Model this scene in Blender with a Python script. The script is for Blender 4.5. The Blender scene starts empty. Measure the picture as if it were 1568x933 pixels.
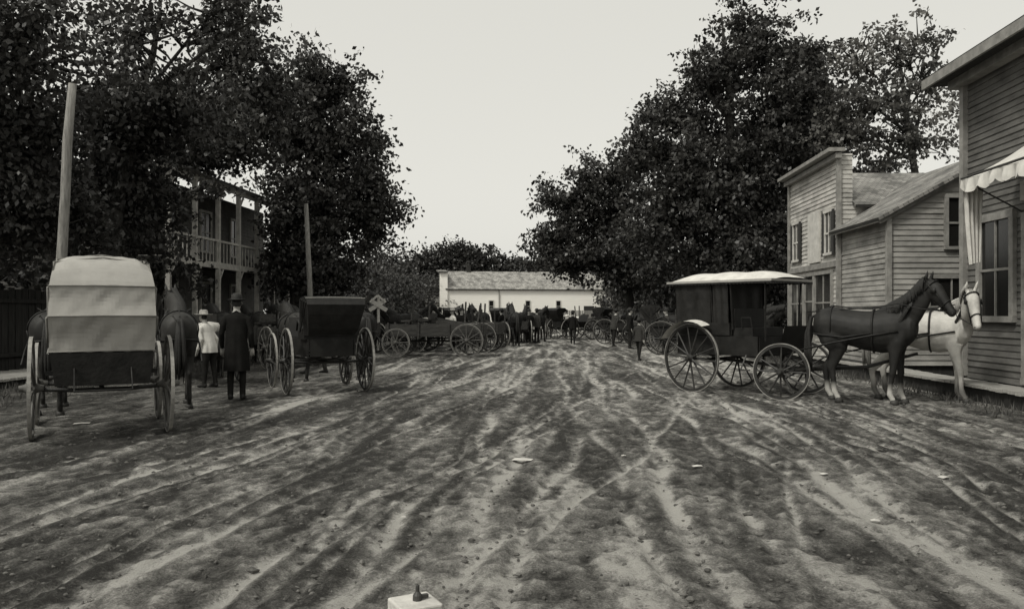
import bpy, math, random
import numpy as np
from mathutils import Vector, Matrix

random.seed(7)
rng = np.random.default_rng(7)
F = 1250.0; CH = 1.5
scene = bpy.context.scene

# ------------------------------------------------------------------ helpers
def site(u, v, d):
    """surveyed bearing/elevation at distance d -> world metres"""
    return Vector(((u - 784) / F * d, d, CH - (v - 480) / F * d))
def S(x0, y, z=0.0):
    """street coordinates (offset from street axis, distance along)"""
    return Vector((x0 + .06 * y, y, z))

class MB:
    def __init__(s): s.v = []; s.f = []
    def add(s, vs, fs):
        o = len(s.v); s.v += [tuple(p) for p in vs]; s.f += [tuple(i + o for i in f) for f in fs]
    def box(s, c, sz, rz=0.0):
        c = Vector(c); R = Matrix.Rotation(rz, 3, 'Z')
        vs = [c + R @ Vector((sx * sz[0] / 2, sy * sz[1] / 2, z_ * sz[2] / 2)) for sx in (-1, 1) for sy in (-1, 1) for z_ in (-1, 1)]
        s.add(vs, [(0, 1, 3, 2), (4, 6, 7, 5), (0, 4, 5, 1), (2, 3, 7, 6), (0, 2, 6, 4), (1, 5, 7, 3)])
    def beam(s, a, b, w, h=None, up=(0, 0, 1), w2=None, h2=None):
        a = Vector(a); b = Vector(b); h = h or w; w2 = w2 or w; h2 = h2 or h
        t = (b - a).normalized(); up = Vector(up)
        if abs(t.dot(up)) > .98: up = Vector((1, 0, 0))
        x = t.cross(up).normalized(); y = x.cross(t)
        vs = []
        for p, ww, hh in ((a, w, h), (b, w2, h2)):
            for sx, sy in ((-1, -1), (1, -1), (1, 1), (-1, 1)):
                vs.append(p + x * sx * ww / 2 + y * sy * hh / 2)
        s.add(vs, [(3, 2, 1, 0), (4, 5, 6, 7), (0, 1, 5, 4), (1, 2, 6, 5), (2, 3, 7, 6), (3, 0, 4, 7)])
    def tube(s, pts, rad, n=8, flat=1.0):
        pts = [Vector(p) for p in pts]
        if not isinstance(rad, (list, tuple)): rad = [rad] * len(pts)
        vs = []; fs = []; prev = None
        for i, p in enumerate(pts):
            t = (pts[min(i + 1, len(pts) - 1)] - pts[max(i - 1, 0)]).normalized()
            if prev is None:
                ref = Vector((0, 0, 1)) if abs(t.z) < .9 else Vector((0, 1, 0))
                x = t.cross(ref).normalized()
            else:
                x = (prev - t * prev.dot(t)).normalized()
            prev = x; y = t.cross(x)
            for k in range(n):
                a = 2 * math.pi * k / n
                vs.append(p + (x * math.cos(a) + y * math.sin(a) * flat) * rad[i])
        m = len(pts)
        for i in range(m - 1):
            for k in range(n):
                fs.append((i * n + k, i * n + (k + 1) % n, (i + 1) * n + (k + 1) % n, (i + 1) * n + k))
        fs.append(tuple(range(n - 1, -1, -1))); fs.append(tuple((m - 1) * n + k for k in range(n)))
        s.add(vs, fs)
    def loft(s, rings, n=16):
        """rings (x,y,z,halfwidth_lateral,halfdepth)"""
        P = [Vector(r[:3]) for r in rings]; vs = []; fs = []
        for i, r in enumerate(rings):
            t = (P[min(i + 1, len(P) - 1)] - P[max(i - 1, 0)]).normalized()
            Y = Vector((0, 1, 0)); sd = (Y - t * Y.dot(t)).normalized(); o = t.cross(sd)
            for k in range(n):
                a = 2 * math.pi * k / n
                vs.append(P[i] + sd * math.cos(a) * r[3] + o * math.sin(a) * r[4])
        m = len(P)
        for i in range(m - 1):
            for k in range(n):
                fs.append((i * n + k, i * n + (k + 1) % n, (i + 1) * n + (k + 1) % n, (i + 1) * n + k))
        fs.append(tuple(range(n - 1, -1, -1))); fs.append(tuple((m - 1) * n + k for k in range(n)))
        s.add(vs, fs)
    def loop(s, pts, r, n=6, flat=1.0):
        s.tube(list(pts) + [pts[0]], r, n, flat)
    def lathe(s, prof, c=(0, 0, 0), n=24, axis='Z', sx=1.0, sy=1.0):
        c = Vector(c); vs = []; fs = []
        for r, z in prof:
            for k in range(n):
                a = 2 * math.pi * k / n
                p = Vector((r * math.cos(a) * sx, r * math.sin(a) * sy, z))
                if axis == 'Y': p = Vector((p.x, p.z, p.y))
                vs.append(c + p)
        m = len(prof)
        for i in range(m - 1):
            for k in range(n):
                fs.append((i * n + k, i * n + (k + 1) % n, (i + 1) * n + (k + 1) % n, (i + 1) * n + k))
        s.add(vs, fs)
    def mesh(s, name):
        me = bpy.data.meshes.new(name); me.from_pydata(s.v, [], s.f); me.update(); return me
    def obj(s, name, mat, parent=None, smooth=False, bevel=0):
        return mkobj(name, s.mesh(name), mat, parent, smooth, bevel)

def mkobj(name, me, mat, parent=None, smooth=False, bevel=0):
    ob = bpy.data.objects.new(name, me); scene.collection.objects.link(ob)
    if mat is not None:
        if len(me.materials) == 0: me.materials.append(mat)
    if parent: ob.parent = parent
    if smooth: me.polygons.foreach_set('use_smooth', [True] * len(me.polygons))
    if bevel:
        b = ob.modifiers.new('bev', 'BEVEL'); b.width = bevel; b.segments = 2; b.limit_method = 'ANGLE'
    return ob
def empty(name, loc=(0, 0, 0), heading=0.0):
    e = bpy.data.objects.new(name, None); scene.collection.objects.link(e)
    e.location = loc; e.rotation_euler = (0, 0, heading); return e

def g(v): return (v, v * .972, v * .905, 1)

def mat(name, v, rough=.75, var=.3, scale=4.0, bump=.2, bscale=30.0, stretch=(1, 1, 1), spec=.3, v2=None):
    m = bpy.data.materials.new(name); m.use_nodes = True; nt = m.node_tree; N = nt.nodes; L = nt.links
    b = N['Principled BSDF']; b.inputs['Roughness'].default_value = rough
    b.inputs['Specular IOR Level'].default_value = spec
    tc = N.new('ShaderNodeTexCoord'); mp = N.new('ShaderNodeMapping'); mp.inputs['Scale'].default_value = stretch
    L.new(tc.outputs['Object'], mp.inputs[0])
    n1 = N.new('ShaderNodeTexNoise'); n1.inputs['Scale'].default_value = scale; n1.inputs['Detail'].default_value = 8; n1.inputs['Roughness'].default_value = .65
    L.new(mp.outputs[0], n1.inputs[0])
    cr = N.new('ShaderNodeValToRGB'); lo = v2 if v2 is not None else v * (1 - var); hi = v * (1 + var)
    cr.color_ramp.elements[0].position = .3; cr.color_ramp.elements[0].color = g(lo)
    cr.color_ramp.elements[1].position = .7; cr.color_ramp.elements[1].color = g(min(hi, .85))
    L.new(n1.outputs[0], cr.inputs[0]); L.new(cr.outputs[0], b.inputs['Base Color'])
    if bump:
        n2 = N.new('ShaderNodeTexNoise'); n2.inputs['Scale'].default_value = bscale; n2.inputs['Detail'].default_value = 6
        L.new(mp.outputs[0], n2.inputs[0]); bp = N.new('ShaderNodeBump'); bp.inputs['Strength'].default_value = bump; bp.inputs['Distance'].default_value = .02
        L.new(n2.outputs[0], bp.inputs['Height']); L.new(bp.outputs[0], b.inputs['Normal'])
    return m

M_leather = mat('black_leather', .016, .55, .5, 6, .3, 25, spec=.25)
M_darkpaint = mat('dark_carriage_paint', .015, .5, .5, 5, .1, 40, spec=.25)
M_wheel = mat('wheel_paint_worn', .10, .6, .6, 6, .2, 60)
M_wheel_d = mat('wheel_paint_dark', .03, .5, .6, 6, .2, 60)
M_tyre = mat('iron_tyre_dusty', .26, .6, .4, 8, .2, 60)
M_canvas = mat('canvas_dusty', .31, .9, .16, 2.2, .35, 7)
M_canvas_l = mat('canvas_light', .56, .85, .18, 5, .3, 12)
M_canvas_m = mat('canvas_grey', .2, .9, .2, 4, .3, 12)
M_wagon = mat('weathered_wagon_wood', .045, .8, .5, 3, .4, 30, (1, 6, 6))
M_wood = mat('weathered_wood', .2, .85, .4, 3, .4, 30, (6, 6, .6))
M_plank = mat('plank_walk_wood', .32, .85, .3, 4, .4, 30, (.8, 6, 6))
M_pole = mat('pole_wood', .22, .9, .45, 6, .6, 30, (5, 5, .5))
M_bark = mat('bark', .06, .95, .4, 5, .8, 18, (4, 4, .8))
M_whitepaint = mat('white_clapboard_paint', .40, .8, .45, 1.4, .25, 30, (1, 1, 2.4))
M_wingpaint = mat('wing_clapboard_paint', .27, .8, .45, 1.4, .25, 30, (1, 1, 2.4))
M_whitebarn = mat('white_barn_paint', .84, .7, .03, .6, .1, 10)
M_greyclap = mat('grey_clapboard_paint', .11, .8, .45, 1.6, .25, 30, (1, 1, 3))
M_trim = mat('white_trim', .5, .6, .2, 5, .15, 30)
M_trimg = mat('grey_trim', .23, .6, .35, 5, .15, 30)
M_shutter = mat('dark_shutter', .03, .6, .3, 5, .15, 30)
M_darkwood = mat('dark_board_wood', .028, .9, .5, 3, .4, 20, (5, 5, .6))
M_coat = mat('dark_wool', .012, .95, .4, 5, .4, 60, spec=.1)
M_coat2 = mat('grey_wool', .04, .95, .3, 5, .4, 60, spec=.1)
M_shirt = mat('light_cotton', .62, .9, .12, 5, .3, 30)
M_trous = mat('dark_trousers', .02, .95, .3, 5, .4, 60, spec=.1)
M_skin = mat('skin', .36, .6, .1, 8, .05, 30)
M_hair = mat('hair', .02, .7, .3, 20, .4, 80)
M_boot = mat('boot_leather', .02, .5, .4, 8, .2, 50)
M_iron = mat('iron', .05, .5, .3, 8, .2, 50)
M_hoof = mat('hoof', .05, .6, .3, 8, .2, 50)
M_sack = mat('sack_cloth', .5, .9, .2, 5, .4, 12)
M_hay = mat('cut_straw', .3, .9, .4, 14, .6, 40)

def glass_mat():
    m = bpy.data.materials.new('window_glass'); m.use_nodes = True; b = m.node_tree.nodes['Principled BSDF']
    b.inputs['Base Color'].default_value = g(.012); b.inputs['Roughness'].default_value = .15; b.inputs['Specular IOR Level'].default_value = .3
    n = m.node_tree.nodes.new('ShaderNodeTexNoise'); n.inputs['Scale'].default_value = 3
    bp = m.node_tree.nodes.new('ShaderNodeBump'); bp.inputs['Strength'].default_value = .15
    m.node_tree.links.new(n.outputs[0], bp.inputs['Height']); m.node_tree.links.new(bp.outputs[0], b.inputs['Normal'])
    return m
M_glass = glass_mat()

def shingle_mat(name, v):
    m = bpy.data.materials.new(name); m.use_nodes = True; nt = m.node_tree; N = nt.nodes; L = nt.links
    b = N['Principled BSDF']; b.inputs['Roughness'].default_value = .9
    uv = N.new('ShaderNodeUVMap'); uv.uv_map = 'UVMap'
    br = N.new('ShaderNodeTexBrick'); br.inputs['Scale'].default_value = 1.0
    br.inputs['Brick Width'].default_value = .16; br.inputs['Row Height'].default_value = .13
    br.inputs['Mortar Size'].default_value = .008; br.inputs['Color1'].default_value = g(v * .6); br.inputs['Color2'].default_value = g(v * 1.25); br.inputs['Mortar'].default_value = g(v * .3)
    L.new(uv.outputs[0], br.inputs[0])
    n = N.new('ShaderNodeTexNoise'); n.inputs['Scale'].default_value = 1.3; n.inputs['Detail'].default_value = 6; L.new(uv.outputs[0], n.inputs[0])
    mx = N.new('ShaderNodeMix'); mx.data_type = 'RGBA'; mx.blend_type = 'MULTIPLY'; mx.inputs[0].default_value = .8
    cr = N.new('ShaderNodeValToRGB'); cr.color_ramp.elements[0].position = .35; cr.color_ramp.elements[0].color = (.35, .35, .35, 1); cr.color_ramp.elements[1].position = .6
    L.new(n.outputs[0], cr.inputs[0]); L.new(br.outputs[0], mx.inputs[6]); L.new(cr.outputs[0], mx.inputs[7]); L.new(mx.outputs[2], b.inputs['Base Color'])
    bp = N.new('ShaderNodeBump'); bp.inputs['Strength'].default_value = .5; L.new(br.outputs[1], bp.inputs['Height']); bp.invert = True; L.new(bp.outputs[0], b.inputs['Normal'])
    return m
M_shingle = shingle_mat('wood_shingles', .25)
M_shingle2 = shingle_mat('wood_shingles_pale', .34)

def slab(name, p0, p1, p2, p3, th, m, parent):
    """roof plane: p0-p1 eave, p3-p2 ridge, with uv in metres"""
    P = [Vector(p) for p in (p0, p1, p2, p3)]
    n = (P[1] - P[0]).cross(P[3] - P[0]).normalized()
    if n.z < 0: n = -n
    vs = P + [p - n * th for p in P]
    me = bpy.data.meshes.new(name)
    me.from_pydata([tuple(p) for p in vs], [], [(0, 1, 2, 3), (7, 6, 5, 4), (0, 4, 5, 1), (1, 5, 6, 2), (2, 6, 7, 3), (3, 7, 4, 0)])
    uvl = me.uv_layers.new(name='UVMap'); ex = (P[1] - P[0]).normalized(); ey = (P[3] - P[0]); ey = (ey - ex * ey.dot(ex)).normalized()
    for lp in me.loops:
        q = vs[lp.vertex_index] - P[0]; uvl.data[lp.index].uv = (q.dot(ex), q.dot(ey))
    return mkobj(name, me, m, parent)

# ------------------------------------------------------------------ numpy noise
def vn(x, y, seed=0):
    ix = np.floor(x); iy = np.floor(y); fx = x - ix; fy = y - iy
    fx = fx * fx * (3 - 2 * fx); fy = fy * fy * (3 - 2 * fy)
    def h(a, b):
        q = np.sin(a * 127.1 + b * 311.7 + seed * 74.7) * 43758.5453
        return q - np.floor(q)
    return (h(ix, iy) * (1 - fx) + h(ix + 1, iy) * fx) * (1 - fy) + (h(ix, iy + 1) * (1 - fx) + h(ix + 1, iy + 1) * fx) * fy
def fbm(x, y, seed=0, o=4):
    s = 0; a = .5; t = 0
    for i in range(o):
        s = s + a * vn(x * 2 ** i + i * 5.3, y * 2 ** i + i * 9.1, seed + i * 3); t += a; a *= .58
    return s / t

# ------------------------------------------------------------------ ground
def axis_pts(dense0, dense1, step, far, grow):
    a = list(np.arange(dense0, dense1, step)); s = step
    while a[-1] < far: s *= grow; a.append(a[-1] + s)
    b = []; s = step; x = dense0
    while x > -far: s *= grow; x -= s; b.append(x)
    return np.array(b[::-1] + a)
xs = axis_pts(-8.5, 8.5, .028, 2500, 1.09)
ys = []
y = 2.6; s = .022
while y < 2600:
    ys.append(y); y += max(.022, y * .0054) if y < 70 else y * .06
yb = []; y = 2.6; s = .05
while y > -400: s *= 1.25; y -= s; yb.append(y)
ys = np.array(yb[::-1] + ys)
X, Y = np.meshgrid(xs, ys)
xp = X - .06 * Y
# wheel tracks: x(y)=a+b*y+c*y^2/2 in pairs 1.45 m apart
tracks = []
tr_rng = random.Random(3)
for a, b, c, w in [(-2.6, .02, .0, .06), (-4.3, .12, -.001, .055), (-.3, -.03, .001, .065), (1.0, -.01, 0, .045), (2.9, -.12, .003, .05), (-6.8, .22, -.004, .055),
                   (4.8, -.02, -.002, .045), (1.9, .09, -.001, .04), (-1.9, .06, -.001, .05), (-3.5, -.05, 0, .045), (-8.5, .42, -.016, .05), (7.6, -.62, .042, .04), (2.2, .28, -.02, .035), (-3.2, .2, -.008, .04)]:
    tracks.append((a, b, c, w, 1.0)); tracks.append((a + 1.45, b, c, w * .9, 1.0))
for i in range(20):
    a = tr_rng.uniform(-6.5, 5.5); b = tr_rng.gauss(0, .11) - a * .015; c = tr_rng.gauss(0, .003); w = tr_rng.uniform(.02, .04)
    tracks.append((a, b, c, w, .85)); tracks.append((a + 1.45, b, c, w, .85))
wob = (fbm(Y * .35, X * 0 + 3, 5, 2) - .5) * .5
TR = np.zeros_like(X); TD = np.zeros_like(X)
for i, (a, b, c, w, am) in enumerate(tracks):
    cx = a + b * Y + c * Y * Y * .5 + wob + (vn(Y * .8, X * 0 + i, 9) - .5) * .10 + (vn(Y * 3.1, X * 0 + i, 19) - .5) * .03
    dd = np.abs(xp - cx); ww = w * (1 + .035 * np.clip(Y, 0, 60))
    str_ = am * np.clip(vn(Y * .45, X * 0 + i * 7.3, 21) * 1.8 - .25, .0, 1) * (.65 + .35 * vn(Y * 5, X * 3 + i, 23))
    TR = np.maximum(TR, np.exp(-(dd / ww) ** 2) * str_)
    TD = np.maximum(TD, np.exp(-((dd - ww * 2.1) / (ww * .9)) ** 2) * str_)
wx = (fbm(X * 1.1, Y * .8, 131, 3) - .5) * .35; wy = (fbm(X * 1.1 + 7, Y * .8 + 3, 137, 3) - .5) * 1.2
st = fbm((xp + wx) * 3.0 + 40, (Y + wy) * .42 + 9, 31, 4)
st2 = fbm((xp + wx) * .9 + 11, (Y + wy) * .22 + 5, 51, 4)
cl = fbm((X + wx) * 6.5, (Y + wy * .5) * 5.0, 61, 4)
fine = fbm(X * 15, Y * 11, 71, 3)
cen = np.exp(-((xp - .2) / 5.0) ** 2)
dry_and_shade = .33 + (st - .5) * 1.3 + (st2 - .5) * .85 + (cl - .5) * .85 + (fine - .5) * .7 + TR * .62 - TD * .20 + .09 * cen
edge_shade = np.clip((np.abs(xp + .3) - 5.5) / 4, 0, 1)
dry_and_shade = np.clip(dry_and_shade * (1 - .45 * edge_shade), 0, 1.1)  # tree shade at the street sides painted into the dirt colour
near = np.clip(1.3 - Y / 60, 0, 1)
Z = (-TR * .026 + TD * .018 + (cl - .5) * .05 * (1 - TR * .7) + (fine - .5) * .038 * (1 - TR * .6) + (st - .5) * .03) * near
Z[np.abs(X) > 60] = 0
nr, nc = X.shape
me = bpy.data.meshes.new('dirt_street_ground')
me.vertices.add(nr * nc); me.vertices.foreach_set('co', np.stack([X, Y, Z], -1).astype(np.float32).ravel())
idx = np.arange(nr * nc).reshape(nr, nc)
q = np.stack([idx[:-1, :-1], idx[:-1, 1:], idx[1:, 1:], idx[1:, :-1]], -1).reshape(-1, 4)
me.loops.add(q.size); me.loops.foreach_set('vertex_index', q.ravel().astype(np.int32))
me.polygons.add(len(q)); me.polygons.foreach_set('loop_start', (np.arange(len(q)) * 4).astype(np.int32))
me.polygons.foreach_set('use_smooth', np.ones(len(q), dtype=bool))
at = me.attributes.new('dry_and_shade', 'FLOAT', 'POINT'); at.data.foreach_set('value', dry_and_shade.astype(np.float32).ravel())
me.update(); me.validate()
mg = bpy.data.materials.new('dirt'); mg.use_nodes = True; nt = mg.node_tree; N = nt.nodes; L = nt.links
b = N['Principled BSDF']; b.inputs['Roughness'].default_value = .95; b.inputs['Specular IOR Level'].default_value = .12
an = N.new('ShaderNodeAttribute'); an.attribute_name = 'dry_and_shade'
tc = N.new('ShaderNodeTexCoord')
mp = N.new('ShaderNodeMapping'); mp.inputs['Rotation'].default_value = (0, 0, .06); mp.inputs['Scale'].default_value = (1, .6, 1); L.new(tc.outputs['Object'], mp.inputs[0])
n1 = N.new('ShaderNodeTexNoise'); n1.inputs['Scale'].default_value = 11; n1.inputs['Detail'].default_value = 10; n1.inputs['Roughness'].default_value = .8; L.new(mp.outputs[0], n1.inputs[0])
n2 = N.new('ShaderNodeTexNoise'); n2.inputs['Scale'].default_value = 55; n2.inputs['Detail'].default_value = 6; n2.inputs['Roughness'].default_value = .75; L.new(tc.outputs['Object'], n2.inputs[0])
def math_(op, a, b_=None):
    n = N.new('ShaderNodeMath'); n.operation = op
    for i, q_ in enumerate((a, b_)):
        if q_ is None: continue
        if isinstance(q_, (int, float)): n.inputs[i].default_value = q_
        else: L.new(q_, n.inputs[i])
    return n.outputs[0]
a1 = math_('MULTIPLY', math_('SUBTRACT', n1.outputs[0], .5), 1.7)
a2 = math_('MULTIPLY', math_('SUBTRACT', n2.outputs[0], .5), 1.4)
sm = math_('ADD', math_('ADD', an.outputs['Fac'], a1), a2)
cr = N.new('ShaderNodeValToRGB'); e = cr.color_ramp.elements
e[0].position = .0; e[0].color = g(.038); e[1].position = 1.0; e[1].color = g(.43)
e2 = e.new(.30); e2.color = g(.09); e3 = e.new(.6); e3.color = g(.19)
L.new(sm, cr.inputs[0]); L.new(cr.outputs[0], b.inputs['Base Color'])
bp = N.new('ShaderNodeBump'); bp.inputs['Strength'].default_value = 1.0; bp.inputs['Distance'].default_value = .04
hh = math_('ADD', n1.outputs[0], math_('MULTIPLY', n2.outputs[0], .5)); L.new(hh, bp.inputs['Height']); L.new(bp.outputs[0], b.inputs['Normal'])
mkobj('dirt_street_ground', me, mg)

# clods and litter
mb = MB()
for i in range(6000):
    yy = 3.0 + 26 * random.random() ** 1.6; xx = random.uniform(-.7, .7) * yy + random.gauss(0, .5)
    r = random.uniform(.005, .016) * (1 + yy * .02)
    if random.random() < .04: r *= 2.0
    n = 5
    prof = [(r * .8, -.3 * r), (r * random.uniform(.8, 1.1), .2 * r), (r * .5, .6 * r * random.uniform(.7, 1.3)), (.001, .75 * r)]
    mb.lathe(prof, (xx, yy, 0.0), n=n, sx=random.uniform(.7, 1.8), sy=random.uniform(.6, 1.2))
mb.obj('dirt_clods', mat('clod_dirt', .10, .95, .6, 2, .5, 60))
mb = MB()
for u, v, w in [(1068, 716, .10), (800, 706, .20), (598, 643, .07), (125, 650, .20), (1445, 733, .10), (1262, 728, .08), (955, 700, .05), (798, 556, .22), (1340, 800, .06), (617, 795, .04)]:
    d = 1875 / (v - 480); p = site(u, v, d); a = random.uniform(-.4, .4)
    ex = Vector((math.cos(a), math.sin(a), 0)) * w / 2; ey = Vector((-math.sin(a), math.cos(a), 0)) * w * .3
    z = Vector((0, 0, .016))
    vs = [p - ex - ey + z, p - ey * 1.2 + z * 1.3, p + ex - ey * .6 + z, p + ex + ey + z * 1.2, p + ey * .7 + z * 1.6, p - ex + ey + z]
    mb.add(vs, [(0, 1, 4, 5), (1, 2, 3, 4)])
mb.obj('litter_scraps', mat('paper_scrap', .5, .9, .15, 8, .1, 30))

# ------------------------------------------------------------------ foliage
def leaf_mat(name, v, trans=.25):
    m = bpy.data.materials.new(name); m.use_nodes = True; nt = m.node_tree; N = nt.nodes; L = nt.links
    b = N['Principled BSDF']; b.inputs['Roughness'].default_value = .42; b.inputs['Specular IOR Level'].default_value = .4
    a = N.new('ShaderNodeAttribute'); a.attribute_name = 'tone'
    cr = N.new('ShaderNodeValToRGB'); cr.color_ramp.elements[0].color = g(v * .35); cr.color_ramp.elements[1].color = g(v * 2.0)  # random leaf tone, range widened so paler leaves stand in for glints
    L.new(a.outputs['Fac'], cr.inputs[0]); L.new(cr.outputs[0], b.inputs['Base Color'])
    t = N.new('ShaderNodeBsdfTranslucent'); L.new(cr.outputs[0], t.inputs[0])
    mx = N.new('ShaderNodeMixShader'); mx.inputs[0].default_value = trans
    L.new(b.outputs[0], mx.inputs[1]); L.new(t.outputs[0], mx.inputs[2]); L.new(mx.outputs[0], N['Material Output'].inputs[0])
    return m
M_leaf = leaf_mat('leaf_dark', .040)
M_leaf_l = leaf_mat('leaf_light', .12, .4)
M_leaf_far = leaf_mat('leaf_far', .032)

def leaves(name, lobes, ncl, per, leaf, m, parent, crad=(.25, .8), shell=.55, flat=.55, droop=.5, rag=.38):
    """lobes: (x,y,z,rx,ry,rz[,weight])"""
    lb = np.array([list(l[:6]) for l in lobes]); wt = np.array([(l[6] if len(l) > 6 else 1) * (l[3] * l[4] * l[5]) ** .67 for l in lobes]); wt = wt / wt.sum()
    k = rng.choice(len(lb), ncl, p=wt)
    d = rng.normal(size=(ncl, 3)); d /= np.linalg.norm(d, axis=1)[:, None]
    bd = rng.normal(size=(len(lb), 9, 3)); bd /= np.linalg.norm(bd, axis=2)[:, :, None]
    dots = np.einsum('nij,nj->ni', bd[k], d); bough = np.clip((dots.max(axis=1) - .62) / .3, 0, 1)
    r = rng.random(ncl) ** shell; r = r * (1 - rag * .55 + rag * bough)
    keepb = rng.random(ncl) < (.35 + .65 * bough + .35 * (r < .5))
    C = lb[k, :3] + d * r[:, None] * lb[k, 3:6]
    keep = (C[:, 2] > .3 - (parent.location.z if parent else 0)) & keepb; C = C[keep]; d = d[keep]; ncl = len(C)
    cr_ = rng.uniform(crad[0], crad[1], ncl); ct = rng.random(ncl) ** 1.3 * .62
    npc = np.maximum(4, (per * (cr_ / np.mean(crad)) ** 1.7).astype(int))
    ci = np.repeat(np.arange(ncl), npc); n = len(ci)
    ax = d.copy(); ax[:, 2] = ax[:, 2] * .4 - .15; ax += rng.normal(size=(ncl, 3)) * .35; ax /= np.linalg.norm(ax, axis=1)[:, None]
    g1 = np.clip(rng.normal(size=(n, 3)), -1.9, 1.9); g2 = np.clip(rng.normal(size=n), -1.7, 1.7)
    off = g1 * cr_[ci, None] * np.array([.34, .34, .34 * flat]) + ax[ci] * (g2 * cr_[ci] * .62)[:, None]
    P = C[ci] + off
    A = rng.normal(size=(n, 3)); A[:, 2] -= droop; A /= np.linalg.norm(A, axis=1)[:, None]
    U = rng.normal(size=(n, 3)); U[:, 2] += .6
    B = np.cross(A, U); B /= np.linalg.norm(B, axis=1)[:, None]
    Ls = leaf * rng.uniform(.55, 1.3, n)[:, None]
    V = np.stack([P, P + A * Ls * .45 + B * Ls * .33, P + A * Ls, P + A * Ls * .45 - B * Ls * .33], 1).reshape(-1, 3)
    tone = np.clip(ct[ci] + rng.random(n) ** 2 * .5, 0, 1)
    me = bpy.data.meshes.new(name); me.vertices.add(4 * n); me.vertices.foreach_set('co', V.astype(np.float32).ravel())
    me.loops.add(4 * n); me.loops.foreach_set('vertex_index', np.arange(4 * n, dtype=np.int32))
    me.polygons.add(n); me.polygons.foreach_set('loop_start', (np.arange(n) * 4).astype(np.int32))
    at = me.attributes.new('tone', 'FLOAT', 'POINT'); at.data.foreach_set('value', np.repeat(tone, 4).astype(np.float32))
    me.update()
    return mkobj(name, me, m, parent), C

def tree(name, base, lobes, ncl, per, leaf, m=None, trunk_r=.28, **kw):
    base = Vector(base); e = empty(name, base)
    loc = [(l[0] - base.x, l[1] - base.y, l[2] - base.z) + tuple(l[3:]) for l in lobes]
    ob, C = leaves('foliage', loc, ncl, per, leaf, m or M_leaf, e, **kw)
    mb = MB(); top = max(l[2] + l[5] * .5 for l in loc)
    cx = sum(l[0] for l in loc) / len(loc); cy = sum(l[1] for l in loc) / len(loc)
    trunk = []; R = []
    for i in range(9):
        t = i / 8
        trunk.append(Vector((cx * t * t + random.gauss(0, .06) * (t > 0), cy * t * t + random.gauss(0, .06) * (t > 0), top * t - .1))); R.append(trunk_r * (1.25 if i == 0 else 1) * (1 - t) ** .8 + .03)
    mb.tube(trunk, R, 12)
    for l in loc:
        zf = max(.18, min(.75, (l[2] - l[5] * .8) / top)); j = zf * 8; i = int(j); f = j - i
        p0 = trunk[i].lerp(trunk[min(i + 1, 8)], f); r0 = R[i] * .55; tgt = Vector(l[:3])
        mid = p0.lerp(tgt, .5) + Vector((random.gauss(0, .3), random.gauss(0, .3), .35))
        mb.tube([p0, p0.lerp(mid, .5) + Vector((0, 0, -.05)), mid, mid.lerp(tgt, .6) + Vector((random.gauss(0, .15), 0, .1)), tgt], [r0, r0 * .8, r0 * .6, r0 * .4, .03], 8)
        near_ = [c for c in C[rng.choice(len(C), min(len(C), 300), replace=False)] if (Vector(c) - tgt).length < max(l[3:6]) * 1.15][:20]
        for c in near_:
            c = Vector(c); s0 = mid.lerp(tgt, random.random())
            mm = s0.lerp(c, .5) + Vector((random.gauss(0, .15), random.gauss(0, .15), random.gauss(0, .15)))
            mb.tube([s0, mm, c], [.05, .03, .01], 5)
    mb.obj('trunk_and_limbs', M_bark, e, smooth=True)
    return e

def LB(u, v, d, ru, rv, w=1, ry=None):
    p = site(u, v, d); return (p.x, p.y, p.z, ru / F * d, ry or ru / F * d, rv / F * d, w)

# left trees
tree('maple_tree', (-12.0, 17, 0), [LB(-60, 90, 17, 130, 120), LB(60, 30, 16.5, 105, 70, .38), LB(50, 200, 18, 115, 95), LB(-30, 300, 18, 110, 120), LB(80, 330, 20, 100, 80), LB(150, 100, 18.5, 70, 60, .3)], 800, 44, .15, trunk_r=.3)
tree('maple_tree', (-11.2, 22.5, 0), [LB(215, 50, 21, 105, 75, .26), LB(330, 25, 22, 85, 45, .20), LB(160, 190, 22, 115, 80), LB(265, 165, 22, 110, 65, .8), LB(180, 320, 23, 100, 85), LB(205, 270, 24, 65, 55), LB(405, 20, 22, 38, 32, .15)], 760, 44, .16, trunk_r=.3)
tree('maple_tree', (-12.4, 28, 0), [LB(350, 90, 28, 70, 60, .4), LB(395, 60, 28, 50, 50, .25), LB(330, 190, 28, 90, 70), LB(225, 400, 27, 35, 50), LB(400, 150, 29, 55, 55, .6), LB(300, 240, 30, 60, 35, .8), LB(330, 290, 25, 60, 25, .12), LB(300, 420, 25.5, 60, 25, .15)], 680, 40, .18, trunk_r=.24)
tree('elm_tree', (-8.9, 34, 0), [LB(475, 130, 34, 60, 50, .7), LB(525, 135, 34, 45, 45, .5), LB(440, 210, 34, 62, 70), LB(520, 215, 34, 68, 60), LB(565, 285, 33.5, 50, 55), LB(480, 320, 34, 70, 75), LB(570, 345, 33.5, 42, 45, .8), LB(500, 410, 34, 75, 50), LB(440, 330, 34, 35, 70), LB(440, 410, 34, 38, 45)], 1250, 40, .20, trunk_r=.3)
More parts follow.
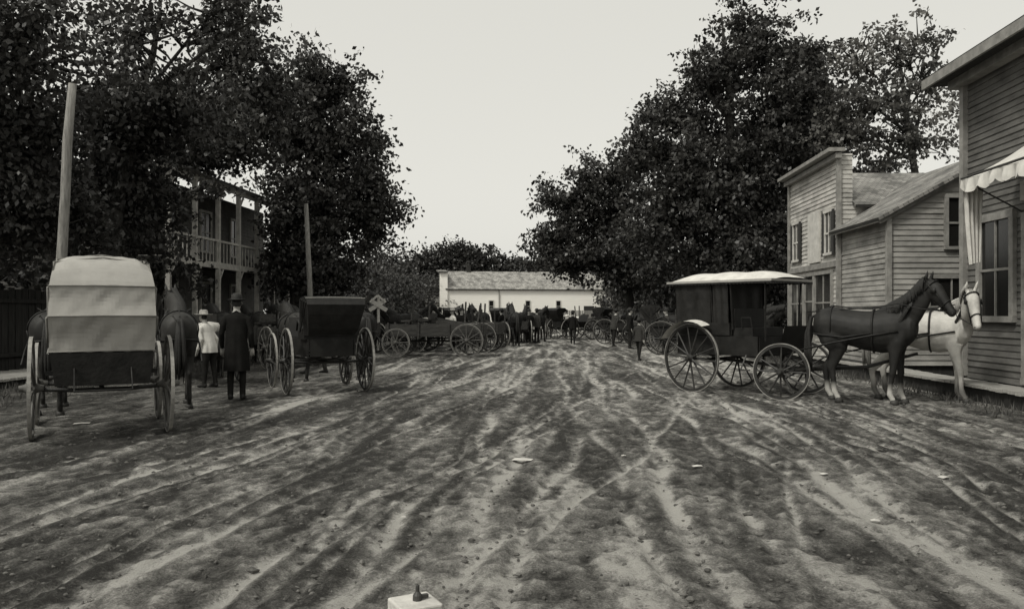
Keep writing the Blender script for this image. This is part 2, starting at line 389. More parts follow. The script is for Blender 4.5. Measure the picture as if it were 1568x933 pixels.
# right trees
tree('elm_tree', (10.6, 38, 0), [LB(1095, 130, 38, 60, 65, .8), LB(1170, 75, 38, 65, 70, .8), LB(1210, 180, 38, 90, 100), LB(1035, 185, 38, 60, 60, .8), LB(985, 235, 37, 45, 55, .6), LB(1060, 270, 37, 85, 80), LB(1150, 280, 38, 90, 90), LB(1010, 350, 37, 75, 75), LB(1110, 390, 37, 90, 70), LB(1190, 370, 38, 55, 80), LB(1130, 40, 38, 25, 35, .3)], 2050, 44, .21, trunk_r=.45)
tree('elm_tree', (6.9, 47, 0), [LB(860, 315, 47, 42, 42, .8), LB(905, 285, 47, 42, 42, .8), LB(845, 365, 46, 48, 32, .8), LB(930, 340, 47, 60, 60), LB(885, 395, 46, 55, 32), LB(960, 400, 46, 55, 50), LB(835, 400, 45, 35, 22, .5), LB(950, 265, 46, 35, 35, .6)], 900, 36, .24, trunk_r=.26)
tree('poplar_tree', (17.3, 34, 0), [LB(1305, 90, 34, 42, 42, .6), LB(1375, 75, 34, 60, 50, .6), LB(1425, 130, 34, 48, 55, .6), LB(1340, 160, 34, 62, 50, .7), LB(1400, 210, 34, 75, 45, .8), LB(1440, 65, 34, 22, 22, .25), LB(1290, 200, 35, 50, 60, 1.2)], 460, 26, .19, M_leaf_l, trunk_r=.22, crad=(.2, .55))
tree('maple_tree', (13.4, 42, 0), [LB(1250, 150, 42, 60, 80), LB(1230, 260, 42, 90, 80), LB(1300, 290, 42, 80, 55), LB(1200, 420, 42, 70, 70)], 700, 40, .25, trunk_r=.3)
# foliage masses added along both sides to block horizon light, plus far tree row
e = empty('background_foliage')
L1 = []
for yv in range(14, 120, 5):
    for k in range(2):
        L1.append((-17.5 - k * 4 + random.uniform(-1, 1) + .06 * yv, yv, 2.4 + random.uniform(0, 1.8), 3.0, 3.0, 3.0))
leaves('left_blocker_foliage', L1, 3300, 30, .32, M_leaf_far, e, crad=(.6, 1.2), rag=.2)
L1 = []
for yv in range(34, 125, 5):
    for k in range(2):
        L1.append((9.5 + k * 4 + random.uniform(-1, 1) + .04 * yv, yv + 6, 2.4 + random.uniform(0, 1.8), 3.2, 3.2, 3.0))
leaves('right_blocker_foliage', L1, 3200, 30, .34, M_leaf_far, e, crad=(.6, 1.2), rag=.2)
L1 = []
for u in range(540, 1130, 22):
    v = 389 + random.uniform(-12, 14)
    if 670 < u < 720: v -= 16
    if 720 < u < 810: v -= 8
    L1.append(LB(u, v + 35, 135, 26, 34)); L1.append(LB(u, v + 75, 133, 30, 35))
leaves('far_tree_row', L1, 6500, 24, .55, M_leaf_far, e, crad=(.8, 1.8), shell=.6, rag=.25)

# ------------------------------------------------------------------ buildings
def clap(mb, A, B, z0, z1, nrm, rng_=None, bh=.125, out=.022):
    A = Vector(A); B = Vector(B); nrm = Vector(nrm).normalized(); z = z0
    while z < z1 - .005:
        zt = min(z + bh, z1)
        a0, b0 = rng_(z) if rng_ else (0, 1); a1, b1 = rng_(zt) if rng_ else (0, 1)
        if b0 <= a0: break
        if b1 < a1: a1 = b1 = (a1 + b1) / 2
        j = out * random.uniform(.7, 1.3); j2 = out * random.uniform(.7, 1.3)
        def P(t, zz, o): p = A.lerp(B, t); return Vector((p.x, p.y, zz)) + nrm * o
        mb.add([P(a0, z, j), P(b0, z, j2), P(b1, zt, 0), P(a1, zt, 0), P(a0, z, 0), P(b0, z, 0)], [(0, 1, 2, 3), (4, 5, 1, 0)])
        z = zt
def window(parent, A, B, z0, z1, nrm, frame=.09, mt=None, name='window', panes=(2, 2)):
    A = Vector(A); B = Vector(B); A.z = B.z = 0; nrm = Vector(nrm).normalized(); mt = mt or M_trim
    d = (B - A).normalized(); up = Vector((0, 0, 1))
    mb = MB()
    def bar(p, q, w, dep, off=0):
        if abs((q - p).normalized().z) < .5: mb.beam(p + nrm * off, q + nrm * off, dep, w, up=up)
        else: mb.beam(p + nrm * off, q + nrm * off, w, dep, up=nrm)
    bar(A + up * z0 - d * frame, B + up * z0 + d * frame, frame * .8, .10, .05)
    bar(A + up * (z1 + frame / 2) - d * frame, B + up * (z1 + frame / 2) + d * frame, frame, .08, .05)
    bar(A + up * (z0 + .04) - d * frame / 2, A + up * z1 - d * frame / 2, frame, .07, .05)
    bar(B + up * (z0 + .04) + d * frame / 2, B + up * z1 + d * frame / 2, frame, .07, .05)
    for i in range(1, panes[0]):
        p = A.lerp(B, i / panes[0]); bar(p + up * z0, p + up * z1, .03, .03, .045)
    for i in range(1, panes[1]):
        z = z0 + (z1 - z0) * i / panes[1]; bar(A + up * z, B + up * z, .045, .036, .045)
    mb.obj(name + '_frame', mt, parent)
    gb = MB(); gb.add([A + up * z0 + nrm * .032, B + up * z0 + nrm * .032, B + up * z1 + nrm * .032, A + up * z1 + nrm * .032], [(0, 1, 2, 3)])
    gb.obj(name + '_glass', M_glass, parent)

NS = Vector((-1, .06, 0)).normalized()   # right-hand buildings face the street
# --- clapboard house with false front
h = empty('clapboard_house')
mb = MB()
clap(mb, S(7.5, 22), S(7.5, 26.7), .3, 5.8, NS)
clap(mb, S(7.5, 22), (16, 22, 0), .3, 4.5, (0, -1, 0))
clap(mb, S(7.5, 22), S(7.5, 22) + Vector((.35, 0, 0)), 4.5, 5.8, (0, -1, 0))
mb.obj('siding', M_whitepaint, h)
mb = MB()
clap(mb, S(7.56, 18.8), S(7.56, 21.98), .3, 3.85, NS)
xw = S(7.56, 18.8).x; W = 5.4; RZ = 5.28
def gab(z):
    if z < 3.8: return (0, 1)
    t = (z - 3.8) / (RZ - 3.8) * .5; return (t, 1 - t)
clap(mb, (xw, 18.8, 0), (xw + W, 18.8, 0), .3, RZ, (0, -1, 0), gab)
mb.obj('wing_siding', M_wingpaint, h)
mb = MB()
for p, z1 in ((S(7.5, 22), 5.8), (S(7.5, 26.7), 5.8), (S(7.56, 18.8), 3.85)):
    mb.box((p.x - .03, p.y - .03, (.3 + z1) / 2), (.11, .11, z1 - .3))
mb.beam(S(7.36, 21.75, 5.87), S(7.36, 26.95, 5.87), .42, .10)
mb.beam(S(7.42, 21.8, 5.72), S(7.42, 26.9, 5.72), .16, .14)
mb.beam(S(7.46, 22, 2.85), S(7.46, 26.7, 2.85), .10, .16)
mb.beam((xw - .28, 18.72, 3.62), (xw + W / 2, 18.72, RZ + .02), .05, .16)
mb.beam(S(7.30, 18.7, 3.66), S(7.30, 21.95, 3.66), .05, .14)
mb.obj('trim_and_cornice', M_trimg, h)
slab('main_roof_front', S(7.86, 21.75, 4.4), (16, 21.75, 4.4), (16, 24.35, 5.68), S(7.72, 24.35, 5.68), .08, M_shingle, h)
slab('main_roof_back', (16, 26.9, 4.4), S(7.6, 26.9, 4.4), S(7.72, 24.35, 5.68), (16, 24.35, 5.68), .08, M_shingle, h)
slab('wing_roof_street', (xw - .35, 18.6, 3.68), (xw - .15, 22.02, 3.68), (xw + W / 2, 23.2, RZ + .08), (xw + W / 2, 18.6, RZ + .08), .07, M_shingle, h)
slab('wing_roof_back', (xw + W + .3, 23.2, 3.68), (xw + W + .3, 18.6, 3.68), (xw + W / 2, 18.6, RZ + .08), (xw + W / 2, 23.2, RZ + .08), .07, M_shingle, h)
window(h, S(7.5, 22.45), S(7.5, 23.0), 3.15, 4.3, NS, name='upper_window')
window(h, S(7.5, 25.55), S(7.5, 26.15), 3.15, 4.3, NS, name='upper_window_far')
sb = MB()
for a, b_ in ((23.5, 23.98), (24.02, 24.5)):
    sb.beam(S(7.44, (a + b_) / 2, 2.98), S(7.44, (a + b_) / 2, 4.45), .05, b_ - a, up=(0, 1, 0))
sb.obj('loft_doors', M_trim, h)
sb = MB()
for a in (22.33, 23.12, 25.43, 26.27):
    sb.beam(S(7.43, a, 3.1), S(7.43, a, 4.35), .2, .04, up=NS)
sb.obj('shutters', M_shutter, h)
window(h, S(7.5, 22.5), S(7.5, 23.9), 1.0, 2.6, NS, name='shop_window', panes=(2, 2), mt=M_trimg)
window(h, S(7.5, 24.1), S(7.5, 24.9), .35, 2.6, NS, name='shop_door', panes=(1, 3), mt=M_trimg)
window(h, S(7.5, 25.1), S(7.5, 26.4), 1.0, 2.6, NS, name='shop_window_far', panes=(2, 2), mt=M_trimg)
window(h, (10.02, 18.8, 0), (10.55, 18.8, 0), 3.0, 4.15, (0, -1, 0), name='gable_window', mt=M_trimg)
window(h, (9.6, 18.8, 0), (10.6, 18.8, 0), 1.0, 2.3, (0, -1, 0), name='side_window', mt=M_trimg)
fb = MB(); fb.box((12, 20.9, .1), (7.2, 4.1, .42)); fb.box((12.6, 24.4, .1), (7.4, 4.4, .42)); fb.obj('foundation', M_darkwood, h)

# --- near storefront
h = empty('storefront_building')
mb = MB(); clap(mb, S(7.54, -4), S(7.54, 15.2), .32, 5.85, NS, bh=.11)
clap(mb, S(7.54, 15.2), (16, 15.2, 0), .32, 5.85, (0, 1, 0), bh=.11)
mb.obj('siding', M_greyclap, h)
mb = MB(); mb.box(S(7.5, 15.17, 3.1), (.13, .13, 5.5)); mb.beam(S(7.4, -4, 5.78), S(7.4, 15.4, 5.78), .2, .16)
mb.beam(S(6.98, -4, 5.88), S(6.98, 15.75, 5.88), .05, .17)
mb.obj('corner_and_fascia', M_trimg, h)
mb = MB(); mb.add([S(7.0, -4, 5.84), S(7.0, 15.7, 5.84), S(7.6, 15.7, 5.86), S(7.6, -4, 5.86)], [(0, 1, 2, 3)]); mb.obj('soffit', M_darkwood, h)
slab('roof', S(6.95, -4, 5.98), S(6.95, 15.75, 5.98), S(12, 15.75, 9.0), S(12, -4, 9.0), .09, M_shingle, h)
mb = MB()
def gab2(z):
    t = (z - 5.85) / 3.1; return (min(t, 1), 1)
clap(mb, S(7.54, 15.2), S(12.2, 15.2), 5.85, 8.8, (0, 1, 0), gab2, bh=.11); mb.obj('gable_siding', M_greyclap, h)
window(h, S(7.54, 13.6), S(7.54, 14.55), 1.4, 3.1, NS, frame=.13, mt=M_trimg, name='shop_window', panes=(2, 2))
window(h, S(7.54, 12.1), S(7.54, 13.1), .4, 3.0, NS, frame=.13, mt=M_trimg, name='shop_door', panes=(2, 3))
window(h, S(7.54, 9.4), S(7.54, 11.7), 1.0, 3.0, NS, frame=.13, mt=M_trimg, name='display_window', panes=(3, 2))
mb = MB(); mb.beam(S(7.25, 12.85, 3.42), S(7.25, 11.2, 3.42), .05, .3); mb.obj('hanging_sign', M_trim, h)
mb = MB(); mb.beam(S(9.6, -4, .12), S(9.6, 15.1, .12), 4.0, .36); mb.obj('foundation', M_darkwood, h)
# awning
aw = empty('shop_awning')
AZ = .22
def awp(s, t):
    yy = 13.25 - s * 5.6
    sag = -.05 * math.sin(math.pi * t) - .04 * abs(math.sin(s * math.pi * 5)) * t
    return S(7.5 - t * 1.0, yy, 3.98 + AZ - t * .52 + sag)
vs = []; fs = []; ns, ntt = 60, 8
for i in range(ns + 1):
    for j in range(ntt + 1): vs.append(awp(i / ns, j / ntt))
for i in range(ns):
    for j in range(ntt): fs.append((i * (ntt + 1) + j, (i + 1) * (ntt + 1) + j, (i + 1) * (ntt + 1) + j + 1, i * (ntt + 1) + j + 1))
mb = MB(); mb.add(vs, fs); mb.obj('canvas_top', M_canvas_l, aw, True)
vs = []; fs = []; n = 240
for i in range(n + 1):
    s = i / n; p = awp(s, 1.0); w = .03 * math.sin(s * 97) + .01 * math.sin(s * 211)
    sc = abs(math.sin(s * math.pi * 26)) ** .6
    vs += [p + Vector((-.005, 0, 0)), p + Vector((-.02 + w, 0, -.12)), p + Vector((-.02 + w * 1.5, 0, -.15 - .08 * sc))]
for i in range(n):
    for j in range(2): fs.append((i * 3 + j, (i + 1) * 3 + j, (i + 1) * 3 + j + 1, i * 3 + j + 1))
mb = MB(); mb.add(vs, fs); mb.obj('scalloped_valance', M_canvas_l, aw, True)
mb = MB()
for yy in (13.2, 10.4, 7.7): mb.tube([S(7.5, yy, 2.9 + AZ), S(6.52, yy, 3.42 + AZ)], .014)
mb.tube([awp(0, 1), awp(1, 1)], .02); mb.obj('iron_frame', M_iron, aw)
vs = []; fs = []
for i in range(17):
    for j in range(11):
        t = j / 10; wx_ = (i / 16) * (.34 - .16 * t)
        vs.append(S(6.53 + wx_ + .12 * t, 13.27 + .04 * math.sin(i * 1.6 + t * 2), 3.42 + AZ - t * 1.35 + .05 * (i / 16)))
for i in range(16):
    for j in range(10): fs.append((i * 11 + j, (i + 1) * 11 + j, (i + 1) * 11 + j + 1, i * 11 + j + 1))
mb = MB(); mb.add(vs, fs); mb.obj('side_curtain', M_canvas_l, aw, True)

# boardwalks
def walk(name, x0, x1, y0, y1, z, m):
    e = empty(name); mb = MB(); y = y0
    while y < y1:
        w = .19; p = S((x0 + x1) / 2 + random.uniform(-.02, .02), y, z - .025 + random.uniform(-.006, .006)); mb.box(p, (x1 - x0, w - .015, .05), random.uniform(-.01, .01)); y += w
    mb.obj('planks', m, e)
    mb = MB()
    for x in (x0 + .12, x1 - .12): mb.beam(S(x, y0, (z - .05) / 2 - .02), S(x, y1, (z - .05) / 2 - .02), .09, z - .03)
    mb.obj('stringers', M_darkwood, e)
walk('boardwalk', 6.95, 7.5, -3, 30, .3, M_plank)
walk('boardwalk', -12.6, -11.0, 5, 60, .2, M_plank)

# --- left porch building
h = empty('two_storey_porch_house')
NL = Vector((1, -.06, 0)).normalized()
PX = -12.6
mb = MB(); clap(mb, S(-14.6, 26), S(-14.6, 40), .3, 6.4, NL, bh=.14); clap(mb, S(-14.6, 26), (-20, 26, 0), .3, 6.4, (0, -1, 0), bh=.14)
mb.obj('siding', mat('house_siding', .10, .8, .3), h)
mb = MB(); y = 26.2
while y < 40:
    mb.beam(S(PX, y, .2), S(PX, y, 6.2), .15, .15)
    mb.beam(S(PX, y, 5.5), S(PX, y + .5, 6.1), .06, .06); mb.beam(S(PX, y, 2.6), S(PX, y + .5, 3.2), .06, .06)
    y += 1.9
for z, t in ((3.25, .22), (4.15, .08), (6.2, .2)):
    mb.beam(S(PX, 26, z), S(PX, 40, z), .1, t)
mb.beam(S(PX, 26.1, 3.25), S(-14.5, 26.1, 3.25), .1, .22); mb.beam(S(PX, 26.1, 6.2), S(-14.5, 26.1, 6.2), .1, .2); mb.beam(S(PX, 26.1, 4.15), S(-14.5, 26.1, 4.15), .06, .09)
y = 26.3
while y < 40: mb.beam(S(PX, y, 3.3), S(PX, y, 4.12), .03, .03); y += .3
mb.obj('porch_posts_and_rails', mat('porch_paint', .42, .7, .35), h)
mb = MB(); mb.beam(S(-13.6, 26, 3.3), S(-13.6, 40, 3.3), 2.0, .08); mb.obj('porch_deck', M_darkwood, h)
slab('porch_roof', S(-12.3, 25.7, 6.32), S(-12.3, 40.2, 6.32), S(-16, 40.2, 7.6), S(-16, 25.7, 7.6), .08, M_shingle, h)
for yy in (27.5, 30, 33, 36):
    window(h, S(-14.6, yy), S(-14.6, yy + .9), 4.0, 5.6, NL, name='upper_window', mt=M_trim)
    window(h, S(-14.6, yy), S(-14.6, yy + .9), 1.0, 2.7, NL, name='lower_window', mt=M_trim)
# dark board fence
h = empty('board_fence'); mb = MB(); y = 6
while y < 24.5:
    mb.beam(S(-13.3, y, 0), S(-13.3 + random.uniform(-.01, .01), y, 2.1 + random.uniform(-.05, .05)), .03, .24, up=(0, 1, 0)); y += .25
mb.beam(S(-13.25, 6, .5), S(-13.25, 24.5, .5), .06, .1); mb.beam(S(-13.25, 6, 1.8), S(-13.25, 24.5, 1.8), .06, .1)
mb.obj('boards', M_darkwood, h)

# --- far white building
h = empty('white_warehouse', (-7.7, 98, 0), math.radians(9))
def gabw(z):
    if z < 4.5: return (0, 1)
    t = (z - 4.5) / 2.1 * .5; return (t, 1 - t)
Lw = 21.7; Dw = 8
mb = MB(); clap(mb, (0, 0, 0), (Lw, 0, 0), -.1, 4.5, (0, -1, 0), bh=.25, out=.012); clap(mb, (0, Dw, 0), (0, 0, 0), -.1, 6.6, (-1, 0, 0), gabw, bh=.25, out=.012)
mb.obj('walls', M_whitebarn, h)
slab('roof_front', (-.3, -.35, 4.42), (Lw + .3, -.35, 4.42), (Lw + .3, Dw / 2, 6.75), (-.3, Dw / 2, 6.75), .12, M_shingle2, h)
slab('roof_back', (Lw + .3, Dw + .35, 4.42), (-.3, Dw + .35, 4.42), (-.3, Dw / 2, 6.75), (Lw + .3, Dw / 2, 6.75), .12, M_shingle2, h)
mb = MB(); mb.box((2.9, Dw / 2, 7.0), (.5, .5, 1.2)); mb.obj('chimney', M_darkwood, h)
for x in (5.0, 9.5, 13.3, 19.0): window(h, (x, 0, 0), (x + .5, 0, 0), 1.7, 3.0, (0, -1, 0), name='window', panes=(1, 2))
mb = MB(); mb.box((17.4, -.06, 1.2), (1.3, .08, 2.4)); mb.obj('door', M_shutter, h)
mb = MB(); mb.tube([(6.2, -.12, 0), (6.2, -.12, 4.3)], .06); mb.obj('downpipe', M_trimg, h)
mb = MB(); clap(mb, (-1.0, -.2, 0), (-.05, -.2, 0), 0, 6.5, (0, -1, 0), bh=.2, out=.012); clap(mb, (-2.6, 1, 0), (-1.0, 1, 0), 0, 2.8, (0, -1, 0), bh=.2); mb.obj('end_bay', M_whitebarn, h)
slab('lean_to_roof', (-2.8, .7, 2.8), (0, .7, 2.8), (0, 4, 3.7), (-2.8, 4, 3.7), .1, M_shingle, h)
slab('end_bay_roof', (-1.15, -.5, 6.5), (0, -.5, 6.5), (0, 4, 6.9), (-1.15, 4, 6.9), .12, M_shingle, h)
h = empty('paling_fence'); mb = MB(); x = -20
while x < -8: mb.box((x, 92, .9), (.16, .03, 1.8)); x += .2
x = 5
while x < 20: mb.box((x, 88, .9), (.16, .03, 1.8)); x += .2
mb.obj('palings', M_wood, h)

# ------------------------------------------------------------------ poles, signs
e = empty('telegraph_pole', (-8.12, 14.6, 0)); mb = MB()
mb.tube([(0, 0, -.2), (.05, .0, 1.4), (.06, 0, 2.4), (.13, 0, 3.6), (.17, 0, 4.6), (.26, 0, 5.6)], [.10, .092, .088, .082, .08, .068], 12)
mb.obj('shaft', M_pole, e, True)
e = empty('telegraph_pole', (-7.4, 30.2, 0)); mb = MB()
mb.tube([(0, 0, -.2), (-.08, 0, 2.5), (-.22, 0, 5.55)], [.11, .10, .08], 12); mb.obj('shaft', M_pole, e, True)
e = empty('railroad_crossing_sign', (-5.4, 33, 0)); mb = MB(); mb.tube([(0, 0, 0), (0, 0, 2.2)], .06, 8); mb.obj('post', M_trim, e)
mb = MB(); mb.beam((-.36, -.07, 1.62), (.30, -.07, 2.02), .03, .16, up=(0, 0, 1)); mb.beam((.36, -.10, 1.62), (-.30, -.10, 2.02), .03, .16, up=(0, 0, 1))
mb.beam((-.0, -.13, 2.22), (.32, -.13, 1.95), .025, .08); mb.beam((.0, -.155, 2.22), (-.32, -.155, 1.95), .025, .08); mb.obj('cross_boards', M_trim, e)

# pale foreground block with dark knob, unidentified, built as a post top
e = empty('foreground_block', (-.19, 1.6, 0), math.radians(28)); mb = MB(); mb.box((0, 0, .443), (.085, .085, .99)); mb.obj('post', mat('white_block_paint', .5, .6, .25, 14, .3, 50), e, bevel=.004)
mb = MB(); mb.lathe([(.010, .93), (.009, .948), (.004, .955), (.004, .967), (.001, .969)], (.005, 0, 0), 12); mb.box((.012, 0, .944), (.03, .008, .007)); mb.obj('iron_knob', M_iron, e)

# ------------------------------------------------------------------ remesh utility
def remesh(mb, voxel, it=4, fac=.5):
    ob = mb.obj('tmp', None); r = ob.modifiers.new('r', 'REMESH'); r.mode = 'VOXEL'; r.voxel_size = voxel
    sm_ = ob.modifiers.new('s', 'SMOOTH'); sm_.iterations = it; sm_.factor = fac
    dg = bpy.context.evaluated_depsgraph_get(); me = bpy.data.meshes.new_from_object(ob.evaluated_get(dg))
    bpy.data.objects.remove(ob); me.polygons.foreach_set('use_smooth', [True] * len(me.polygons)); return me

# ------------------------------------------------------------------ horses
def horse_coat(name, v, sock=None, dapple=.2):
    m = mat(name, v, .6, dapple, 5, .15, 90, spec=.25); nt = m.node_tree; N = nt.nodes; L = nt.links; b = N['Principled BSDF']
    src = b.inputs['Base Color'].links[0].from_socket
    tc = [n for n in N if n.type == 'TEX_COORD'][0]; sp = N.new('ShaderNodeSeparateXYZ'); L.new(tc.outputs['Object'], sp.inputs[0])
    if sock is not None:
        mr = N.new('ShaderNodeMapRange'); mr.inputs[1].default_value = .20; mr.inputs[2].default_value = .34; mr.inputs[3].default_value = 1; mr.inputs[4].default_value = 0
        L.new(sp.outputs[2], mr.inputs[0]); mx = N.new('ShaderNodeMix'); mx.data_type = 'RGBA'
        L.new(mr.outputs[0], mx.inputs[0]); L.new(src, mx.inputs[6]); mx.inputs[7].default_value = g(sock); L.new(mx.outputs[2], b.inputs['Base Color'])
    return m
MH_dark = horse_coat('horse_coat_dark_bay', .018, .4, .5)
MH_plain = horse_coat('horse_coat_plain_dark', .018, .03, .4)
MH_black = horse_coat('horse_coat_black', .014, .02, .4)
MH_bay = horse_coat('horse_coat_bay', .03, .03, .4)
MH_white = horse_coat('horse_coat_grey', .52, .15, .3)

def body_rings(ld):
    mb = MB()
    mb.loft([(-.80, 0, 1.22, .06, .10), (-.75, 0, 1.22, .17, .20), (-.66, 0, 1.24, .235, .26), (-.5, 0, 1.25, .275, .29), (-.28, 0, 1.21, .275, .28), (0, 0, 1.15, .29, .31), (.22, 0, 1.14, .285, .345), (.42, 0, 1.17, .25, .35), (.58, 0, 1.2, .21, .29), (.70, 0, 1.2, .15, .2), (.76, 0, 1.2, .07, .11)], 20)
    mb.loft([(.34, 0, 1.24, .16, .30), (.53, 0, 1.39, .145, .285), (.68, 0, 1.53, .12, .24), (.81, 0, 1.67, .10, .195), (.90, 0, 1.785, .086, .155), (.955, 0, 1.86, .062, .10)], 16)
    mb.loft([(.92, 0, 1.90, .045, .05), (.97, 0, 1.855, .09, .108), (1.04, 0, 1.77, .098, .14), (1.12, 0, 1.67, .085, .115), (1.205, 0, 1.56, .065, .09), (1.27, 0, 1.475, .060, .076), (1.315, 0, 1.42, .058, .068), (1.34, 0, 1.39, .035, .04)], 14)
    for sg, fo, ho in ((1, 0.0, 0.0), (-1, ld[0], ld[1])):
        y = .15 * sg
        mb.loft([(.50, y * .8, 1.18, .10, .17), (.47, y, .98, .095, .14), (.46 + fo * .2, y, .80, .07, .095), (.48 + fo * .5, y, .60, .052, .062), (.49 + fo * .7, y, .48, .052, .056), (.485 + fo * .8, y, .40, .036, .042), (.48 + fo * .95, y, .24, .033, .04), (.485 + fo, y, .165, .042, .05), (.52 + fo, y, .095, .036, .042), (.545 + fo, y, .06, .05, .055)], 10)
        mb.loft([(-.52, y * .8, 1.22, .14, .24), (-.47, y * .95, 1.0, .125, .21), (-.45 + ho * .3, y, .84, .09, .145), (-.53 + ho * .5, y, .68, .06, .09), (-.63 + ho * .8, y, .55, .048, .075), (-.64 + ho, y, .47, .042, .055), (-.62 + ho, y, .30, .037, .045), (-.61 + ho, y, .175, .044, .052), (-.57 + ho, y, .10, .038, .043), (-.545 + ho, y, .06, .05, .055)], 10)
    for sg in (1, -1):
        mb.tube([(.945, .05 * sg, 1.90), (.95, .075 * sg, 1.97), (.98, .078 * sg, 2.045), (.99, .07 * sg, 2.09)], [.03, .034, .022, .008], 8)
    return mb
HM = {}
for key, ld in (('a', (-.12, .16)), ('b', (.10, -.12))): HM[key] = (remesh(body_rings(ld), .02, 5, .5), ld)

def bendpt(p, turn, low):
    x, y, z = p
    if x > .45:
        t = min(1, (x - .45) / .45); t = t * t * (3 - 2 * t)
        if z > .9 or x > .75:
            a = -low * t; dx, dz = x - .45, z - 1.25
            x, z = .45 + dx * math.cos(a) - dz * math.sin(a), 1.25 + dx * math.sin(a) + dz * math.cos(a)
            a = turn * t; dx, dy = x - .45, y
            x, y = .45 + dx * math.cos(a) - dy * math.sin(a), dx * math.sin(a) + dy * math.cos(a)
    return (x, y, z)

def horse(loc, heading, coat=None, pose='a', turn=0, low=0, scale=1.0, mane=None, harness=True, trace=True):
    e = empty('horse', loc, heading); e.scale = (scale,) * 3; coat = coat or MH_dark; mane = mane or M_hair
    base, ld = HM[pose]; me = base.copy(); n = len(me.vertices); co = np.empty(n * 3, dtype=np.float32); me.vertices.foreach_get('co', co); co = co.reshape(-1, 3)
    if turn or low:
        co = np.array([bendpt(p, turn, low) if p[0] > .45 and p[2] > .95 else tuple(p) for p in co.tolist()], dtype=np.float32)
        me.vertices.foreach_set('co', co.ravel())
    me.materials.append(coat); mkobj('body', me, None, e)
    def fin(mb, name, m, smooth=True):
        mb.v = [bendpt(p, turn, low) if p[2] > .95 else p for p in mb.v]; mb.obj(name, m, e, smooth)
    mb = MB()
    for sg, fo, ho in ((1, 0, 0), (-1, ld[0], ld[1])):
        for x in (.55 + fo, -.54 + ho): mb.lathe([(.001, .078), (.046, .078), (.054, .05), (.068, .0), (.001, 0)], (x, .15 * sg, 0), 12, sx=1.1)
    fin(mb, 'hooves', M_hoof)
    mb = MB()
    for i in range(30):
        t = i / 29; x = .34 + .57 * t; z = 1.55 + .42 * t - .02 * math.sin(math.pi * t)
        x -= .02; L_ = random.uniform(.16, .26)
        mb.tube([(x, 0, z), (x + .01, -.07 - .02 * (1 - t), z - .01), (x + .02, -.12 - .03 * (1 - t), z - L_ * .5), (x + .03, -.11 - .05 * (1 - t), z - L_)], [.02, .026, .02, .004], 5)
    for i in range(5): mb.tube([(.94, random.uniform(-.03, .03), 1.94), (1.03, random.uniform(-.04, .04), 1.91), (1.10, random.uniform(-.04, .04), 1.80)], [.02, .018, .004], 5)
    for i in range(14):
        a = random.uniform(-.05, .05); b_ = random.uniform(-.05, .05)
        mb.tube([(-.76, a * .3, 1.40), (-.84, a * .6, 1.36), (-.89 + b_ * .5, a, 1.1), (-.88 + b_, a * 1.4, .8), (-.86 + b_ * 1.3, a * 1.2, random.uniform(.42, .6))], [.022, .026, .03, .026, .004], 6)
    fin(mb, 'mane_and_tail', mane)
    mb = MB()
    for sg in (1, -1): mb.lathe([(.001, -.02), (.014, -.014), (.02, 0), (.014, .014), (.001, .02)], (1.07, .089 * sg, 1.77), 8)
    for sg in (1, -1): mb.lathe([(.001, -.012), (.014, 0), (.001, .012)], (1.33, .045 * sg, 1.425), 8)
    fin(mb, 'eyes_and_nostrils', M_iron)
    if harness:
        mb = MB(); n = 20
        def hoop(c, ry, rz, tilt, w):
            pts = []
            for k in range(n):
                a = 2 * math.pi * k / n; pts.append((c[0] + math.sin(tilt) * rz * math.sin(a), ry * math.cos(a), c[1] + math.cos(tilt) * rz * math.sin(a)))
            mb.loop(pts, w, 6)
        hoop((.53, 1.33), .185, .36, .62, .035); hoop((.55, 1.32), .20, .38, .62, .014)
        hoop((.12, 1.15), .30, .34, 0, .016)
        hoop((-.5, 1.25), .285, .295, 0, .012)
        for sg in (1, -1):
            mb.tube([(.12, .298 * sg, 1.12), (-.3, .292 * sg, 1.05), (-.62, .25 * sg, 1.08), (-.78, .13 * sg, 1.1), (-.81, 0, 1.1)], .015, 6)
            if trace: mb.tube([(.5, .24 * sg, 1.15), (.1, .31 * sg, 1.08), (-.5, .31 * sg, .95), (-1.15, .3 * sg, .78)], .014, 6)
            mb.tube([(1.25, .072 * sg, 1.47), (1.14, .095 * sg, 1.69), (.98, .10 * sg, 1.87), (.96, .03 * sg, 1.93)], .011, 5)
            mb.box((1.08, .12 * sg, 1.77), (.08, .008, .08))
            mb.tube([(1.28, .07 * sg, 1.45), (.9, .15 * sg, 1.50), (.5, .22 * sg, 1.58), (.1, .12 * sg, 1.52), (-.9, .1 * sg, 1.45)], .008, 5)
        mb.tube([(.5, 0, 1.67), (.3, 0, 1.54), (.12, 0, 1.50), (-.2, 0, 1.51), (-.5, 0, 1.555), (-.75, 0, 1.44)], .014, 6)
        hoop((1.21, 1.55), .072, .097, .72, .011); hoop((.99, 1.83), .10, .13, .75, .011)
        fin(mb, 'harness', M_leather)
    return e

